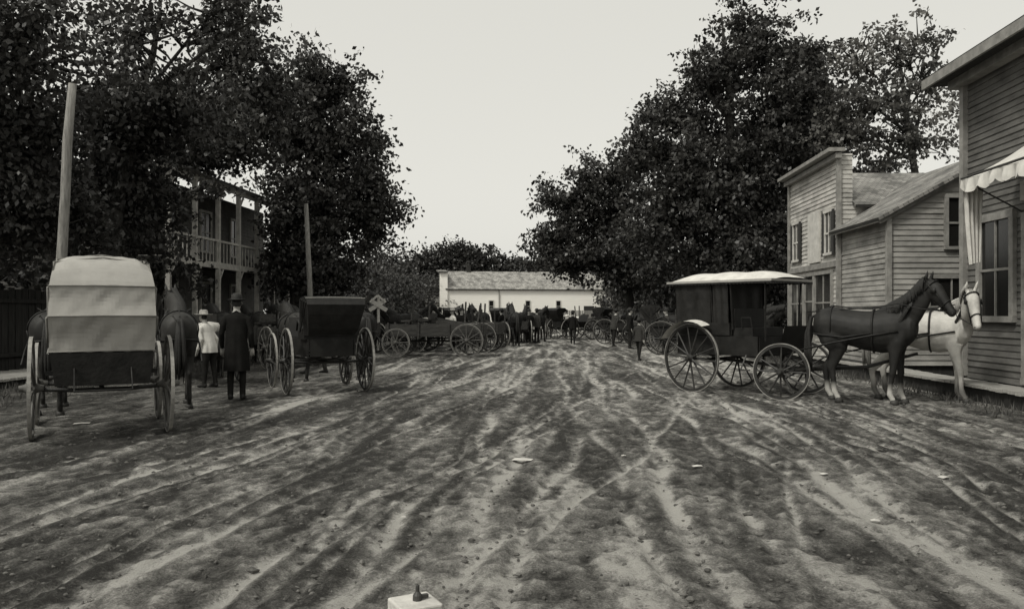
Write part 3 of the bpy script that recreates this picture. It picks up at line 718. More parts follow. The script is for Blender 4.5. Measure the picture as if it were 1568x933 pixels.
# ------------------------------------------------------------------ vehicles (local +X forward)
WC = {}
def wheel_mesh(r, ns):
    k = (round(r, 3), ns)
    if k in WC: return WC[k]
    mb = MB(); n = 48; w = .034; ri = r - .048
    mb.lathe([(ri, -w / 2), (r, -w / 2), (r, w / 2), (ri, w / 2), (ri, -w / 2)], n=n, axis='Y')
    for i in range(ns):
        a = 2 * math.pi * i / ns; d = Vector((math.cos(a), 0, math.sin(a)))
        mb.tube([d * .05 + Vector((0, .03 * (1 if i % 2 else -1), 0)), d * r * .5 + Vector((0, .012 * (1 if i % 2 else -1), 0)), d * (ri + .01)], [.021, .016, .014], 6)
    mb.lathe([(.001, -.13), (.035, -.13), (.045, -.08), (.07, -.04), (.075, 0), (.07, .04), (.045, .08), (.035, .13), (.001, .13)], n=16, axis='Y')
    a = mb.mesh('wheel')
    mt = MB(); mt.lathe([(r + .001, -w / 2 - .003), (r + .012, -w / 2 - .003), (r + .012, w / 2 + .003), (r + .001, w / 2 + .003), (r + .001, -w / 2 - .003)], n=n, axis='Y')
    WC[k] = (a, mt.mesh('tyre')); return WC[k]
def add_wheel(parent, name, x, y, r, ns, m, steer=0, spin=None):
    a, t = wheel_mesh(r, ns)
    for nm, me_, mm in ((name, a, m), (name + '_tyre', t, M_tyre)):
        me2 = me_.copy(); me2.materials.clear(); ob = mkobj(nm, me2, mm, parent); ob.location = (x, y, r + .012)
        ob.rotation_euler = (0, random.uniform(0, 1) if spin is None else spin, steer)
def running(e, wb, track, rf, rr, m=None, ns=14, steer=0, pole=True, springs=True, shaft_len=2.6, shaft_ang=0):
    m = m or M_wheel; h2 = track / 2
    for y in (-h2, h2):
        s = random.random(); add_wheel(e, 'rear_wheel', 0, y, rr, ns, m, 0, s)
        c, s_ = math.cos(steer), math.sin(steer)
        add_wheel(e, 'front_wheel', wb - y * s_, y * c, rf, ns - 2, m, steer, s)
    mb = MB()
    mb.tube([(0, -h2, rr), (0, -.3, rr - .03), (0, .3, rr - .03), (0, h2, rr)], .026, 8)
    c, s_ = math.cos(steer), math.sin(steer)
    mb.tube([(wb + h2 * s_, -h2 * c, rf), (wb - h2 * s_, h2 * c, rf)], .026, 8)
    mb.tube([(0, 0, rr - .02), (wb, 0, rf + .05)], .03, 8)
    if springs:
        for x, r in ((0, rr), (wb, rf)):
            for sg in (1, -1):
                pts = [(x, -.42 + .84 * i / 8, r + .13 + sg * (.10 * math.sin(math.pi * i / 8))) for i in range(9)]
                mb.tube(pts, .018, 6)
    D = Vector((math.cos(shaft_ang), math.sin(shaft_ang), 0)); Nn = Vector((-D.y, D.x, 0)); O = Vector((wb, 0, rf))
    if pole: mb.tube([O, O + D * shaft_len * .6 + Vector((0, 0, .1)), O + D * shaft_len + Vector((0, 0, .35))], [.035, .03, .025], 8); mb.tube([O + D * .35 - Nn * .62 + Vector((0, 0, .06)), O + D * .35 + Nn * .62 + Vector((0, 0, .06))], .028, 8)
    mb.obj('running_gear', M_wheel_d, e, True)

def prof_shell(mb, prof):
    n = len(prof)
    for i in range(n - 1):
        (x0, z0, w0), (x1, z1, w1) = prof[i], prof[i + 1]
        mb.add([(x0, -w0, z0), (x0, w0, z0), (x1, w1, z1), (x1, -w1, z1)], [(0, 1, 2, 3)])
def body_box(mb, x0, x1, w, z0, z1, flare=.06, th=.03):
    for sg in (1, -1):
        mb.beam((x0, sg * (w / 2 + flare / 2), (z0 + z1) / 2), (x1, sg * (w / 2 + flare / 2), (z0 + z1) / 2), th, z1 - z0)
    for x in (x0, x1): mb.beam((x, -w / 2, (z0 + z1) / 2), (x, w / 2, (z0 + z1) / 2), th, z1 - z0 - .004)
    mb.box(((x0 + x1) / 2, 0, z0 + .02), (x1 - x0 - .04, w, .04))

def hooded_buggy(loc, heading):
    e = empty('hooded_buggy', loc, heading); running(e, 1.55, 1.5, .54, .60, M_wheel)
    mb = MB(); body_box(mb, -.45, 1.35, .86, .72, 1.05); mb.box((-.1, 0, 1.13), (.6, .9, .14)); mb.beam((1.4, -.42, 1.12), (1.55, -.42, 1.45), .02); mb.add([(1.38, -.43, 1.05), (1.38, .43, 1.05), (1.6, .43, 1.5), (1.6, -.43, 1.5)], [(0, 1, 2, 3)])
    mb.beam((-.47, -.5, .92), (-.47, .5, .92), .05, .2); mb.beam((-.3, -.6, .8), (-.3, .6, .8), .06, .05)
    mb.tube([(-.45, -.3, .9), (-.75, -.3, .62), (-.8, .3, .62), (-.45, .3, .9)], .012)
    mb.obj('body', M_darkpaint, e)
    key = [(-.50, 1.05, .555), (-.60, 1.46, .565), (-.53, 1.81, .555), (-.20, 2.12, .50), (.30, 2.18, .48), (.70, 2.06, .48)]
    prof = []
    for i in range(len(key) - 1):
        for j in range(8):
            t = j / 8; a = key[i]; b_ = key[i + 1]; sag = -.025 * math.sin(math.pi * t) * (1 if i != 2 else -1.6)
            p = [a[k] * (1 - t) + b_[k] * t for k in range(3)]
            dx, dz = b_[0] - a[0], b_[1] - a[1]; l = math.hypot(dx, dz); prof.append((p[0] - dz / l * sag, p[1] + dx / l * sag, p[2]))
    prof.append(key[-1])
    vs = []; fs = []; ny = 28
    for i, (x, z, w) in enumerate(prof):
        for j in range(ny + 1):
            s = j / ny * 2 - 1; cam = .045 * (1 - s * s) * (1 if z > 1.9 else .5)
            edge_ = -.03 * max(0, abs(s) - .8) / .2 if z > 2.0 else 0
            wr_ = .006 * math.sin(s * 5 + i * .9 + 2 * math.sin(s * 3)) * math.sin(i * math.pi / 8) + .003 * math.sin(s * 17 + i * .7)
            vs.append((x - (cam if z < 1.9 else 0) + wr_, s * w, z + (cam if z > 1.8 else 0) + wr_ + edge_))
    for i in range(len(prof) - 1):
        for j in range(ny): a = i * (ny + 1) + j; fs.append((a, a + 1, a + ny + 2, a + ny + 1))
    mb = MB(); mb.add(vs, fs)
    for sg in (-1, 1):
        pl = [(x, sg * w, z) for x, z, w in prof]; c = (.1, sg * .555, 1.25)
        o = [c] + pl + [(.45, sg * .555, 1.3)]
        mb.add(o, [(0, i, i + 1) for i in range(1, len(o) - 1)])
    mb.obj('hood', M_canvas, e)
    mb = MB()
    for x, z, w in key[:5]:
        for sg in (-1, 1): mb.tube([(.1, sg * (w + .015), 1.08), (x + .02, sg * (w + .012), z - .01)], .013, 6)
        mb.tube([(x - .008, -w - .01, z - .015 if z > 2 else z + .006), (x - .03, 0, z + (.05 if z > 1.9 else .012)), (x - .008, w + .01, z - .015 if z > 2 else z + .006)], .008, 6)
    mb.obj('hood_bows', M_canvas_m, e, True)
    mb = MB(); mb.add([(-.53, -.55, 1.04), (-.53, .55, 1.04), (-.48, .5, .66), (-.48, -.5, .66)], [(0, 1, 2, 3)]); mb.obj('back_apron', M_leather, e)
    return e

def folded_top_buggy(loc, heading):
    e = empty('folding_top_buggy', loc, heading); running(e, 1.5, 1.5, .54, .60, M_wheel_d)
    mb = MB(); body_box(mb, -.4, 1.3, .8, .70, 1.02); mb.box((-.1, 0, 1.1), (.55, 1.0, .16)); mb.beam((-.38, -.52, 1.3), (-.38, .52, 1.3), .08, .42)
    mb.add([(1.33, -.42, 1.02), (1.33, .42, 1.02), (1.52, .42, 1.42), (1.52, -.42, 1.42)], [(0, 1, 2, 3)])
    for sg in (-1, 1): mb.tube([(-.35, sg * .52, 1.2), (0, sg * .54, 1.36), (.2, sg * .52, 1.18)], .02)
    mb.obj('body', M_darkpaint, e)
    key = [(-.42, 1.10, .43), (-.55, 1.22, .46), (-.72, 1.48, .50), (-.78, 1.66, .53), (-.72, 1.76, .535), (-.50, 1.81, .535), (-.2, 1.79, .53), (-.08, 1.70, .52), (-.2, 1.56, .51), (-.38, 1.45, .49), (-.42, 1.12, .44)]
    mb = MB(); prof_shell(mb, key)
    for sg in (-1, 1): mb.add([(x, sg * w, z) for x, z, w in key[:-1]], [tuple(range(len(key) - 1))])
    for i in range(4):
        for sg in (-1, 1): mb.tube([(-.2, sg * .54, 1.15), (-.74 + i * .17, sg * .545, 1.7 + .02 * i)], .014, 6)
    mb.obj('folding_hood', M_leather, e, bevel=.012)
    mb = MB(); mb.tube([(-.70, -.54, 1.775), (-.72, 0, 1.79), (-.70, .54, 1.775)], .012, 6); mb.obj('hood_piping', M_canvas_m, e)
    return e

def canopy_carriage(loc, heading):
    e = empty('canopy_carriage', loc, heading); running(e, 1.75, 1.45, .48, .64, M_wheel_d, steer=math.radians(16), shaft_ang=math.radians(20), shaft_len=2.0)
    mb = MB(); body_box(mb, -.5, 1.35, .95, .72, 1.08); body_box(mb, -.5, .75, .99, 1.09, 1.32)
    mb.box((-.05, 0, 1.2), (.5, .94, .2)); mb.box((1.0, 0, 1.16), (.42, .94, .16)); mb.beam((.80, -.47, 1.42), (.80, .47, 1.42), .05, .34)
    mb.add([(1.36, -.48, .75), (1.36, .48, .75), (1.75, .48, .78), (1.75, -.48, .78)], [(0, 1, 2, 3)]); mb.add([(1.75, -.48, .78), (1.75, .48, .78), (1.88, .48, 1.28), (1.88, -.48, 1.28)], [(0, 1, 2, 3)])
    mb.tube([(1.0, -.5, 1.24), (1.0, -.52, 1.42), (1.2, -.52, 1.42), (1.22, -.5, 1.24)], .012)
    mb.obj('body', M_darkpaint, e)
    mb = MB()
    for x in (-.5, .35, .8, 1.5):
        for sg in (-1, 1): mb.tube([(x, sg * .5, 1.2 if x < 1.4 else 1.0), (x + (.03 if x > 1 else -.02), sg * .56, 2.1)], .017, 6)
    mb.obj('canopy_posts', M_darkpaint, e)
    mb = MB()
    def curtain(A, B, zb, zt, Bt=None, At=None):
        A = Vector(A); B = Vector(B); At = Vector(At or A); Bt = Vector(Bt or B); nn = Vector((-(B - A).y, (B - A).x)).normalized(); vs = []; fs = []
        for i in range(25):
            t = i / 24
            for j in range(7):
                s = j / 6; p = A.lerp(B, t).lerp(At.lerp(Bt, t), s) + nn * (.014 * math.sin(t * 15 + s) * (1 - abs(s - .5)))
                vs.append((p.x, p.y, zb + (zt - zb) * s))
        for i in range(24):
            for j in range(6): fs.append((i * 7 + j, (i + 1) * 7 + j, (i + 1) * 7 + j + 1, i * 7 + j + 1))
        mb.add(vs, fs)
    for sg in (-1, 1):
        curtain((-.5, sg * .53), (.32, sg * .53), 1.25, 2.08, (.32, sg * .575), (-.52, sg * .575)); curtain((.38, sg * .53), (.72, sg * .53), 1.25, 2.08, (.74, sg * .575), (.38, sg * .575))
    curtain((-.53, -.5), (-.53, .5), 1.25, 2.08, (-.55, .56), (-.55, -.56)); curtain((.74, -.5), (.74, .5), 1.3, 2.08)
    mb.obj('side_curtains', M_leather, e, True)
    vs = []; fs = []; nx, ny = 30, 20
    for i in range(nx + 1):
        for j in range(ny + 1):
            s = i / nx * 2 - 1; t = j / ny * 2 - 1
            z = 2.11 + .17 * (1 - abs(t) ** 3.2) * (1 - abs(s) ** 7 * .6) - .03 * s * s + .010 * math.cos(s * math.pi * 3.5)
            vs.append((.52 + s * 1.2, t * .64, z))
    for i in range(nx):
        for j in range(ny): a = i * (ny + 1) + j; fs.append((a, a + ny + 1, a + ny + 2, a + 1))
    mb = MB(); mb.add(vs, fs); mb.obj('canopy_top', M_canvas_l, e, True)
    mb = MB(); mb2 = MB()
    P = [(-.68, -.64), (1.72, -.64), (1.72, .64), (-.68, .64)]
    for k in range(4):
        a = Vector((*P[k], 0)); b_ = Vector((*P[(k + 1) % 4], 0)); n = int((b_ - a).length / .04)
        vs = []; fs = []; v2 = []
        for i in range(n + 1):
            p = a.lerp(b_, i / n)
            v2 += [(p.x, p.y, 2.115), (p.x, p.y * 1.004, 2.075)]
            vs += [(p.x, p.y * 1.004, 2.074), (p.x, p.y * 1.006, 2.03 + (.02 if i % 2 else 0))]
        for i in range(n): fs.append((2 * i, 2 * i + 2, 2 * i + 3, 2 * i + 1))
        mb.add(vs, fs); mb2.add(v2, fs)
    mb.add([(-.67, -.63, 2.07), (1.71, -.63, 2.07), (1.71, .63, 2.07), (-.67, .63, 2.07)], [(0, 1, 2, 3)])
    mb.obj('canopy_fringe', M_leather, e); mb2.obj('canopy_edge', M_canvas, e)
    for sg in (-1, 1):
        mb = MB(); vs = []; fs = []
        for i in range(11):
            a = math.radians(60 + i * 9); vs += [(math.cos(a) * .73, sg * .62, .65 + math.sin(a) * .73), (math.cos(a) * .73, sg * .86, .65 + math.sin(a) * .70)]
        for i in range(10): fs.append((2 * i, 2 * i + 2, 2 * i + 3, 2 * i + 1))
        mb.add(vs, fs); mb.obj('mudguard', M_canvas_l, e)
    mb = MB(); mb.box((1.15, .75, .45), (.35, .2, .03)); mb.tube([(1.1, -.5, .75), (1.1, -.68, .48), (1.3, -.68, .48)], .015); mb.obj('steps', M_iron, e)
    return e

def farm_wagon(loc, heading, length=2.6, m=None, side=.35, load=None, stakes=False, pole=True, zb=.72):
    e = empty('farm_wagon', loc, heading); wb = length * .72; m = m or M_wagon
    running(e, wb, 1.45, .48, .56, M_wheel_d if random.random() < .7 else M_wheel, ns=12, springs=False, shaft_len=2.8, pole=pole, steer=random.uniform(-.15, .15))
    x0 = -length * .16; x1 = x0 + length; mb = MB(); mb.box(((x0 + x1) / 2, 0, zb), (length, 1.05, .05))
    for sg in (-1, 1):
        n = max(1, int(side / .17))
        for k in range(n): mb.beam((x0, sg * .53, zb + .12 + k * .185), (x1, sg * (.53), zb + .12 + k * .185 + random.uniform(-.01, .01)), .03, .17)
        for i in range(4):
            x = x0 + .1 + (length - .2) * i / 3; mb.beam((x, sg * .565, zb - .1), (x, sg * .575, zb + side + .1 + (0.5 if stakes else 0)), .05, .05)
    for x in (x0, x1): mb.beam((x, -.5, zb + side / 2 + .04), (x, .5, zb + side / 2 + .04), .03, side)
    mb.beam((0, -.6, zb - .08), (0, .6, zb - .08), .1, .12); mb.beam((wb, -.6, zb - .08), (wb, .6, zb - .08), .1, .12)
    mb.box((x1 - .7, 0, zb + side + .15), (.32, 1.0, .05)); mb.beam((x1 - .9, -.48, zb + side + .3), (x1 - .9, .48, zb + side + .3), .03, .22)
    mb.beam((x1 - .7, -.45, zb + side - .1), (x1 - .7, -.45, zb + side + .13), .05); mb.beam((x1 - .7, .45, zb + side - .1), (x1 - .7, .45, zb + side + .13), .05)
    mb.obj('wagon_box', m, e)
    if load == 'sacks':
        mb = MB()
        for i in range(9):
            x = random.uniform(x0 + .3, x1 - 1.1); y = random.uniform(-.3, .3); z = zb + .12 + random.uniform(0, side)
            mb.lathe([(.001, -.14), (.2, -.12), (.27, 0), (.2, .12), (.001, .15)], (x, y, z), 12, sx=random.uniform(.9, 1.4), sy=random.uniform(.7, 1.0))
        mb.obj('sacks', M_sack, e, True)
    if load == 'poles':
        mb = MB()
        for i in range(4): mb.beam((x0 + random.uniform(0, .6), random.uniform(-.4, .4), zb + .2), (x1 - random.uniform(.1, .8), random.uniform(-.5, .5), zb + random.uniform(.3, .7)), .05, .08)
        for i in range(4): x = random.uniform(x0, x1); mb.beam((x, .3, zb), (x + random.uniform(-.2, .2), .3, zb + random.uniform(.9, 1.3)), .05, .06)
        mb.obj('lumber', M_wagon, e)
    return e

H = lambda deg: math.radians(90 + deg)   # heading: degrees left of straight up the street
hooded_buggy((-5.03, 10.02, 0), H(28))
horse((-5.40, 13.2, 0), H(24), MH_bay, 'a', turn=.15, low=.1); horse((-7.05, 12.5, 0), H(26), MH_plain, 'b', low=.15)
folded_top_buggy((-3.52, 15.5, 0), H(26))
horse((-4.95, 18.4, 0), H(28), MH_bay, 'b', low=.35); horse((-3.5, 18.7, 0), H(24), MH_black, 'a', low=.2)
farm_wagon((-6.55, 17.4, 0), H(32), 2.4, load='sacks'); horse((-8.2, 19.8, 0), H(34), MH_bay, 'a', low=.3); horse((-7.3, 20.3, 0), H(34), MH_plain, 'b', low=.4)
farm_wagon((-6.1, 22.6, 0), H(38), 2.4); horse((-8.0, 25.2, 0), H(38), MH_plain, 'a', low=.3); horse((-7.1, 25.5, 0), H(38), MH_black, 'b', low=.3)
farm_wagon((-5.2, 24.8, 0), H(40), 2.4, load='sacks'); horse((-6.9, 26.9, 0), H(40), MH_plain, 'b', low=.3)
farm_wagon((-5.6, 30.6, 0), H(50), 2.4); horse((-7.9, 32.4, 0), H(50), MH_plain, 'a', low=.3)
# wagons standing crosswise
farm_wagon((-1.5, 28.6, 0), math.radians(176), 3.4, side=.36, load=None, pole=False)
farm_wagon((-1.0, 31.5, 0), math.radians(168), 3.6, side=.36, load='poles', pole=False)
farm_wagon((-1.0, 36.0, 0), math.radians(120), 3.0, load='poles', stakes=True)
farm_wagon((-3.6, 35.0, 0), math.radians(165), 3.0, load='sacks', pole=False)
farm_wagon((-2.4, 39.5, 0), math.radians(170), 3.0, load='sacks', pole=False); farm_wagon((-5.2, 42.0, 0), math.radians(150), 3.0, stakes=True)
farm_wagon((.2, 40.5, 0), math.radians(95), 2.6, load='poles')
for x, y, a, m_, p_ in [(.55, 42.4, 80, MH_plain, 'a'), (-.3, 42.8, 85, MH_black, 'b'), (1.3, 43.0, 60, MH_plain, 'b'), (-3.9, 45, 20, MH_bay, 'a'), (-1.6, 40.5, 120, MH_black, 'a'), (-4.6, 37.2, 10, MH_plain, 'b'), (-5.9, 38.5, 160, MH_black, 'a'), (.1, 37.6, 100, MH_black, 'a'), (-2.9, 48, 60, MH_bay, 'b'), (-4.5, 33.6, 165, MH_plain, 'a')]:
    horse((x, y, 0), math.radians(a), m_, p_, low=random.uniform(0, .25))
farm_wagon((3.0, 52, 0), math.radians(95), 2.6, load='sacks'); farm_wagon((2.2, 60, 0), math.radians(85), 2.6); farm_wagon((4.2, 66, 0), math.radians(5), 3, load='sacks')
folded_top_buggy((-3.2, 44, 0), math.radians(100)); folded_top_buggy((-.6, 47, 0), math.radians(80)); folded_top_buggy((2.9, 46.5, 0), math.radians(30))
# carriages under right-hand trees
for i, (x, y) in enumerate([(6.2, 33), (5.9, 37.5), (6.3, 42), (6.6, 47), (7.0, 53), (4.6, 56)]):
    farm_wagon((x, y, 0), math.radians(-20 + random.uniform(-12, 12)), 2.4, M_wagon, load=random.choice([None, None, 'poles']), stakes=(i % 2 == 0))
    horse((x + 2.9, y - .9, 0), math.radians(-20 + random.uniform(-10, 10)), random.choice([MH_plain, MH_black, MH_bay]), random.choice('ab'), low=random.uniform(.1, .5))
    if i < 4: horse((x + .8, y + 2.0, 0), math.radians(-20 + random.uniform(-10, 10)), random.choice([MH_plain, MH_black]), random.choice('ab'), low=random.uniform(.1, .5))
folded_top_buggy((4.9, 40.5, 0), math.radians(-30))
folded_top_buggy((5.5, 29.8, 0), math.radians(-15)); horse((8.6, 29.2, 0), math.radians(-15), MH_plain, 'a', low=.3)
# right carriage and pair
hd = math.radians(-52); e = canopy_carriage((0, 0, 0), hd)
nearw = Vector((3.42, 15.6, 0)); off = Matrix.Rotation(hd, 3, 'Z') @ Vector((0, -.725, 0)); e.location = nearw - off
horse((5.95, 13.72, 0), math.radians(-32), MH_dark, 'a', turn=-.4, low=0, scale=1.05)
horse((7.1, 14.1, 0), math.radians(-34), MH_white, 'b', turn=-1.1, low=.22, scale=1.04, mane=mat('grey_mane', .25, .7, .3, 20, .3, 60))

# ------------------------------------------------------------------ people
def hand_mesh():
    mb = MB(); mb.loft([(0, 0, .02, .024, .018), (0, 0, -.01, .028, .017), (0, 0, -.05, .041, .015), (0, 0, -.09, .041, .013), (0, 0, -.1, .036, .009)], 12)
    for y, L_, r in ((-.031, .066, .0085), (-.0105, .076, .009), (.0105, .071, .0088), (.031, .056, .0078)):
        mb.tube([(0, y, -.085), (.006, y * 1.05, -.09 - L_ * .4), (.02, y * 1.06, -.09 - L_ * .72), (.038, y * 1.04, -.09 - L_ * .92)], [r * 1.1, r, r * .92, r * .75], 8)
    mb.tube([(.004, -.03, -.03), (.014, -.052, -.05), (.024, -.062, -.078), (.032, -.06, -.1)], [.014, .0125, .011, .008], 8)
    return remesh(mb, .0042, 2)
HAND = hand_mesh()
def body_mesh(stride=0.0, armf=0.05, lean=0.0, bulk=1.0):
    mb = MB(); ln = lambda z: lean * max(0, z - .95)
    mb.loft([(0, 0, .84, .13 * bulk, .10), (0, 0, .93, .172 * bulk, .125), (.005, 0, 1.05, .158 * bulk, .12), (.01 + ln(1.15), 0, 1.15, .155 * bulk, .115), (.01 + ln(1.3), 0, 1.30, .18 * bulk, .125), (.0 + ln(1.4), 0, 1.40, .195, .11), (-.005 + ln(1.45), 0, 1.455, .16, .085), (-.005 + ln(1.49), 0, 1.49, .08, .065), (0 + ln(1.53), 0, 1.53, .056, .058), (.01 + ln(1.58), 0, 1.585, .052, .056)], 18)
    hx = ln(1.65)
    mb.loft([(.035 + hx, 0, 1.535, .03, .035), (.03 + hx, 0, 1.56, .052, .07), (.022 + hx, 0, 1.60, .066, .088), (.012 + hx, 0, 1.65, .075, .098), (.008 + hx, 0, 1.70, .074, .095), (.0 + hx, 0, 1.74, .058, .07), (0 + hx, 0, 1.758, .03, .035)], 16)
    mb.tube([(.105 + hx, 0, 1.67), (.125 + hx, 0, 1.638), (.12 + hx, 0, 1.625)], [.012, .017, .012], 8)
    mb.tube([(.1 + hx, -.022, 1.595), (.108 + hx, 0, 1.595), (.1 + hx, .022, 1.595)], .010, 6)
    for sg in (1, -1): mb.tube([(.0 + hx, .072 * sg, 1.665), (-.005 + hx, .088 * sg, 1.655), (.0 + hx, .078 * sg, 1.625)], [.013, .016, .011], 8)
    wr = []
    for sg in (1, -1):
        fx = armf * (1 if sg > 0 else -1) + .02
        sh = (ln(1.4), .185 * sg, 1.40); el = (-.03 + fx * .3 + ln(1.1), .245 * sg, 1.13); w = (.05 + fx + ln(1.0) * 1.5, .25 * sg, .885)
        mb.loft([(sh[0], sh[1] * .8, 1.42, .05, .06), (*sh[:2], 1.38, .065, .068), (sh[0] - .015, .222 * sg, 1.26, .055, .056), (*el, .046, .047), ((el[0] + w[0]) / 2, .25 * sg, 1.0, .042, .042), (*w, .033, .034)], 12)
        wr.append((w, sg))
        s = stride * sg
        mb.loft([(0, .085 * sg, .92, .095, .11), (s * .12, .092 * sg, .80, .092, .105), (s * .35 + .01, .095 * sg, .62, .075, .08), (s * .55 + .015, .097 * sg, .50, .062, .066), (s * .68 - .005, .1 * sg, .36, .058, .066), (s * .85 - .01, .1 * sg, .18, .05, .052), (s - .01, .1 * sg, .08, .052, .056)], 14)
        mb.loft([(s - .075, .1 * sg, .045, .03, .035), (s - .03, .1 * sg, .05, .044, .05), (s + .05, .102 * sg, .045, .046, .042), (s + .13, .108 * sg, .034, .048, .032), (s + .18, .11 * sg, .026, .034, .022)], 12)
    me = remesh(mb, .0125, 3, .5)
    return me, wr, hx
BODIES = [body_mesh(), body_mesh(.22, .14), body_mesh(.08, .05, .25)]
def person(name, loc, heading, height=1.75, pose=0, top=M_coat, legs=M_trous, longcoat=False, hat='derby', coatmat=None):
    e = empty(name, loc, heading); s = height / 1.80; e.scale = (s,) * 3
    base, wr, hx = BODIES[pose]; me = base.copy()
    for m in (top, legs, M_skin, M_boot, M_hair): me.materials.append(m)
    mi = []
    for p in me.polygons:
        c = p.center
        if c.z > 1.70 or (c.z > 1.60 and c.x - hx < -.01): mi.append(4)
        elif c.z > 1.50: mi.append(2)
        elif c.z > .93 or abs(c.y) > .19: mi.append(0)
        elif c.z > .10: mi.append(1)
        else: mi.append(3)
    me.polygons.foreach_set('material_index', mi); mkobj('body', me, None, e)
    for (w, sg) in wr:
        hm = HAND.copy(); ob = mkobj('hand', hm, M_skin, e, True); ob.location = (w[0] + .003, w[1], w[2] + .005); ob.rotation_euler = (0, -.15, 0); ob.scale = (1, sg, 1)
    mb = MB()
    for sg in (1, -1): mb.lathe([(.001, -.007), (.008, 0), (.001, .007)], (.093 + hx, .03 * sg, 1.66), 8)
    mb.obj('eyes', M_iron, e)
    mb = MB()
    if hat == 'derby': mb.lathe([(.001, 1.835), (.05, 1.83), (.085, 1.80), (.095, 1.75), (.096, 1.715), (.13, 1.712), (.148, 1.725), (.15, 1.718), (.13, 1.70), (.09, 1.70)], (.0 + hx, 0, 0), 28, sx=1.12)
    else: mb.lathe([(.001, 1.82), (.06, 1.83), (.09, 1.80), (.098, 1.72), (.16, 1.71), (.19, 1.725), (.19, 1.715), (.16, 1.70), (.09, 1.70)], (.0 + hx, 0, 0), 28, sx=1.12)
    mb.obj('hat', M_hair if hat == 'derby' else M_hay, e, True)
    mb = MB(); vs = []; fs = []; n = 48; hem = .50 if longcoat else .82; rows = 12
    for i in range(rows + 1):
        t = i / rows; z = 1.30 - t * (1.30 - hem)
        for k in range(n):
            a = 2 * math.pi * k / n; wv = .012 * t * math.sin(a * 7 + 1) + .006 * t * math.sin(a * 13)
            rx = .135 + .03 * t + wv + (.06 * t if longcoat else 0); ry = .185 - .015 * math.sin(math.pi * min(1, t * 1.6)) + .03 * t + wv
            vs.append((.005 + rx * math.cos(a) + (BODIES[pose][2] and .25 * max(0, z - .95)), ry * math.sin(a), z))
    for i in range(rows):
        for k in range(n): fs.append((i * n + k, i * n + (k + 1) % n, (i + 1) * n + (k + 1) % n, (i + 1) * n + k))
    mb.add(vs, fs)
    mb.obj('coat_skirt', coatmat or top, e, True)
    mb = MB(); mb.tube([(-.055 + hx, -.05, 1.49), (-.06 + hx, 0, 1.52), (-.055 + hx, .05, 1.49)], .014, 6); mb.tube([(-.055 + hx, -.05, 1.49), (.04 + hx, -.045, 1.47), (.06 + hx, 0, 1.45), (.04 + hx, .045, 1.47), (-.055 + hx, .05, 1.49)], .012, 6); mb.obj('collar', top, e, True)
    return e
person('man_in_long_coat', (-4.79, 14.2, 0), H(12), 1.82, 0, longcoat=True)
person('man_in_white_shirt', (-6.15, 16.6, 0), H(70), 1.55, 2, top=M_shirt, hat='straw')
person('standing_man', (2.98, 40, 0), H(-10), 1.62, 1)
person('boy_in_cap', (4.05, 26, 0), H(-35), 1.34, 1, top=M_coat2, hat='derby')
for i, (x, y, a, hh_, p_) in enumerate([(.1, 41.6, 20, 1.72, 2), (1.25, 41.2, -40, 1.72, 0), (.85, 40.8, 180, 1.7, 0), (-.5, 38.6, 60, 1.72, 1), (-1.7, 37.2, -60, 1.7, 0), (-2.9, 43.2, 100, 1.72, 0), (1.6, 47, 150, 1.72, 0), (-.9, 50, 0, 1.72, 1), (-3.3, 37.5, 30, 1.75, 0), (-4.2, 40, 80, 1.7, 2), (2.2, 49, 10, 1.7, 1), (-2.1, 34.0, 200, 1.72, 1), (-5.0, 35.5, 100, 1.75, 0), (5.9, 31.2, 100, 1.7, 0), (6.4, 35.4, 40, 1.7, 1), (5.2, 44.4, -140, 1.72, 0), (4.6, 37, -60, 1.7, 2), (5.0, 34.6, -90, 1.72, 0)]):
    person('standing_man', (x, y, 0), H(a), hh_, p_, top=M_coat2 if i % 3 == 1 else M_coat)
person('standing_man', (3.6, 54, 0), H(150), 1.72, 1, top=M_shirt)
person('standing_man', (-4.9, 20.4, 0), H(80), 1.72, 1, legs=M_coat2)
person('standing_man', (-2.4, 33.0, 0), H(120), 1.7, 0, top=M_shirt, hat='straw')

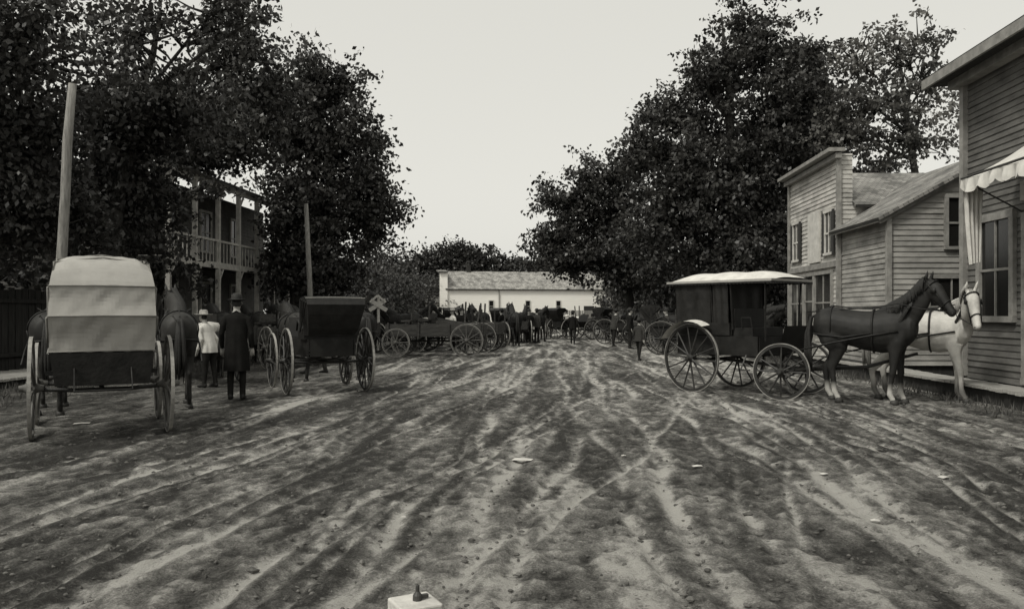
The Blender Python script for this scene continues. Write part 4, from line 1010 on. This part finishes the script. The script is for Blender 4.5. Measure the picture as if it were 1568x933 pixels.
# weeds at verges
e = empty('verge_grass')
vs = []; fs = []
for i in range(9000):
    if random.random() < .7: yy = random.uniform(7, 50); x0 = random.gauss(-10.4, .7)
    else: yy = random.uniform(9, 50); x0 = random.gauss(6.75, .18)
    p = S(x0, yy); hgt = random.uniform(.05, .2); a = random.uniform(0, 6.28); w = .012
    dx, dy = math.cos(a) * w, math.sin(a) * w; lx, ly = random.gauss(0, .05), random.gauss(0, .05); o = len(vs)
    vs += [(p.x - dx, p.y - dy, -.01), (p.x + dx, p.y + dy, -.01), (p.x + lx, p.y + ly, hgt)]; fs.append((o, o + 1, o + 2))
mb = MB(); mb.add(vs, fs); mb.obj('blades', mat('grass', .07, .8, .4, 2, 0), e)

# ------------------------------------------------------------------ light, sky, camera
el = math.radians(50); az = math.radians(226)   # sun azimuth clockwise from +Y: from the left, behind the camera
w = bpy.data.worlds.new('World'); scene.world = w; w.use_nodes = True; nt = w.node_tree; N = nt.nodes; L = nt.links
sky = N.new('ShaderNodeTexSky'); sky.sky_type = 'NISHITA'; sky.sun_disc = False; sky.sun_elevation = el; sky.sun_rotation = az; sky.dust_density = 4; sky.air_density = 1
bw = N.new('ShaderNodeRGBToBW'); L.new(sky.outputs[0], bw.inputs[0])
mn = N.new('ShaderNodeMath'); mn.operation = 'MULTIPLY_ADD'; mn.inputs[1].default_value = .6; mn.inputs[2].default_value = 6.0; L.new(bw.outputs[0], mn.inputs[0])
vm = N.new('ShaderNodeVectorMath'); vm.operation = 'SCALE'; vm.inputs[0].default_value = (1, .988, .915); L.new(mn.outputs[0], vm.inputs['Scale'])
bg = N['Background']; L.new(vm.outputs[0], bg.inputs[0]); bg.inputs[1].default_value = .1
sd = bpy.data.lights.new('sun', 'SUN'); sd.energy = 2.1; sd.angle = math.radians(10); sd.color = (1, .975, .90)
so = bpy.data.objects.new('sun', sd); scene.collection.objects.link(so)
dirv = Vector((math.sin(az) * math.cos(el), math.cos(az) * math.cos(el), math.sin(el)))
so.rotation_euler = dirv.to_track_quat('Z', 'Y').to_euler()
cam = bpy.data.cameras.new('camera'); cam.lens = F / 1568 * 36; cam.sensor_width = 36; cam.shift_y = 13.5 / 1568; cam.clip_start = .1; cam.clip_end = 6000
co = bpy.data.objects.new('camera', cam); scene.collection.objects.link(co); co.location = (0, 0, CH); co.rotation_euler = (math.radians(90), 0, 0)
scene.camera = co
scene.view_settings.view_transform = 'Standard'; scene.view_settings.look = 'None'; scene.view_settings.exposure = 0
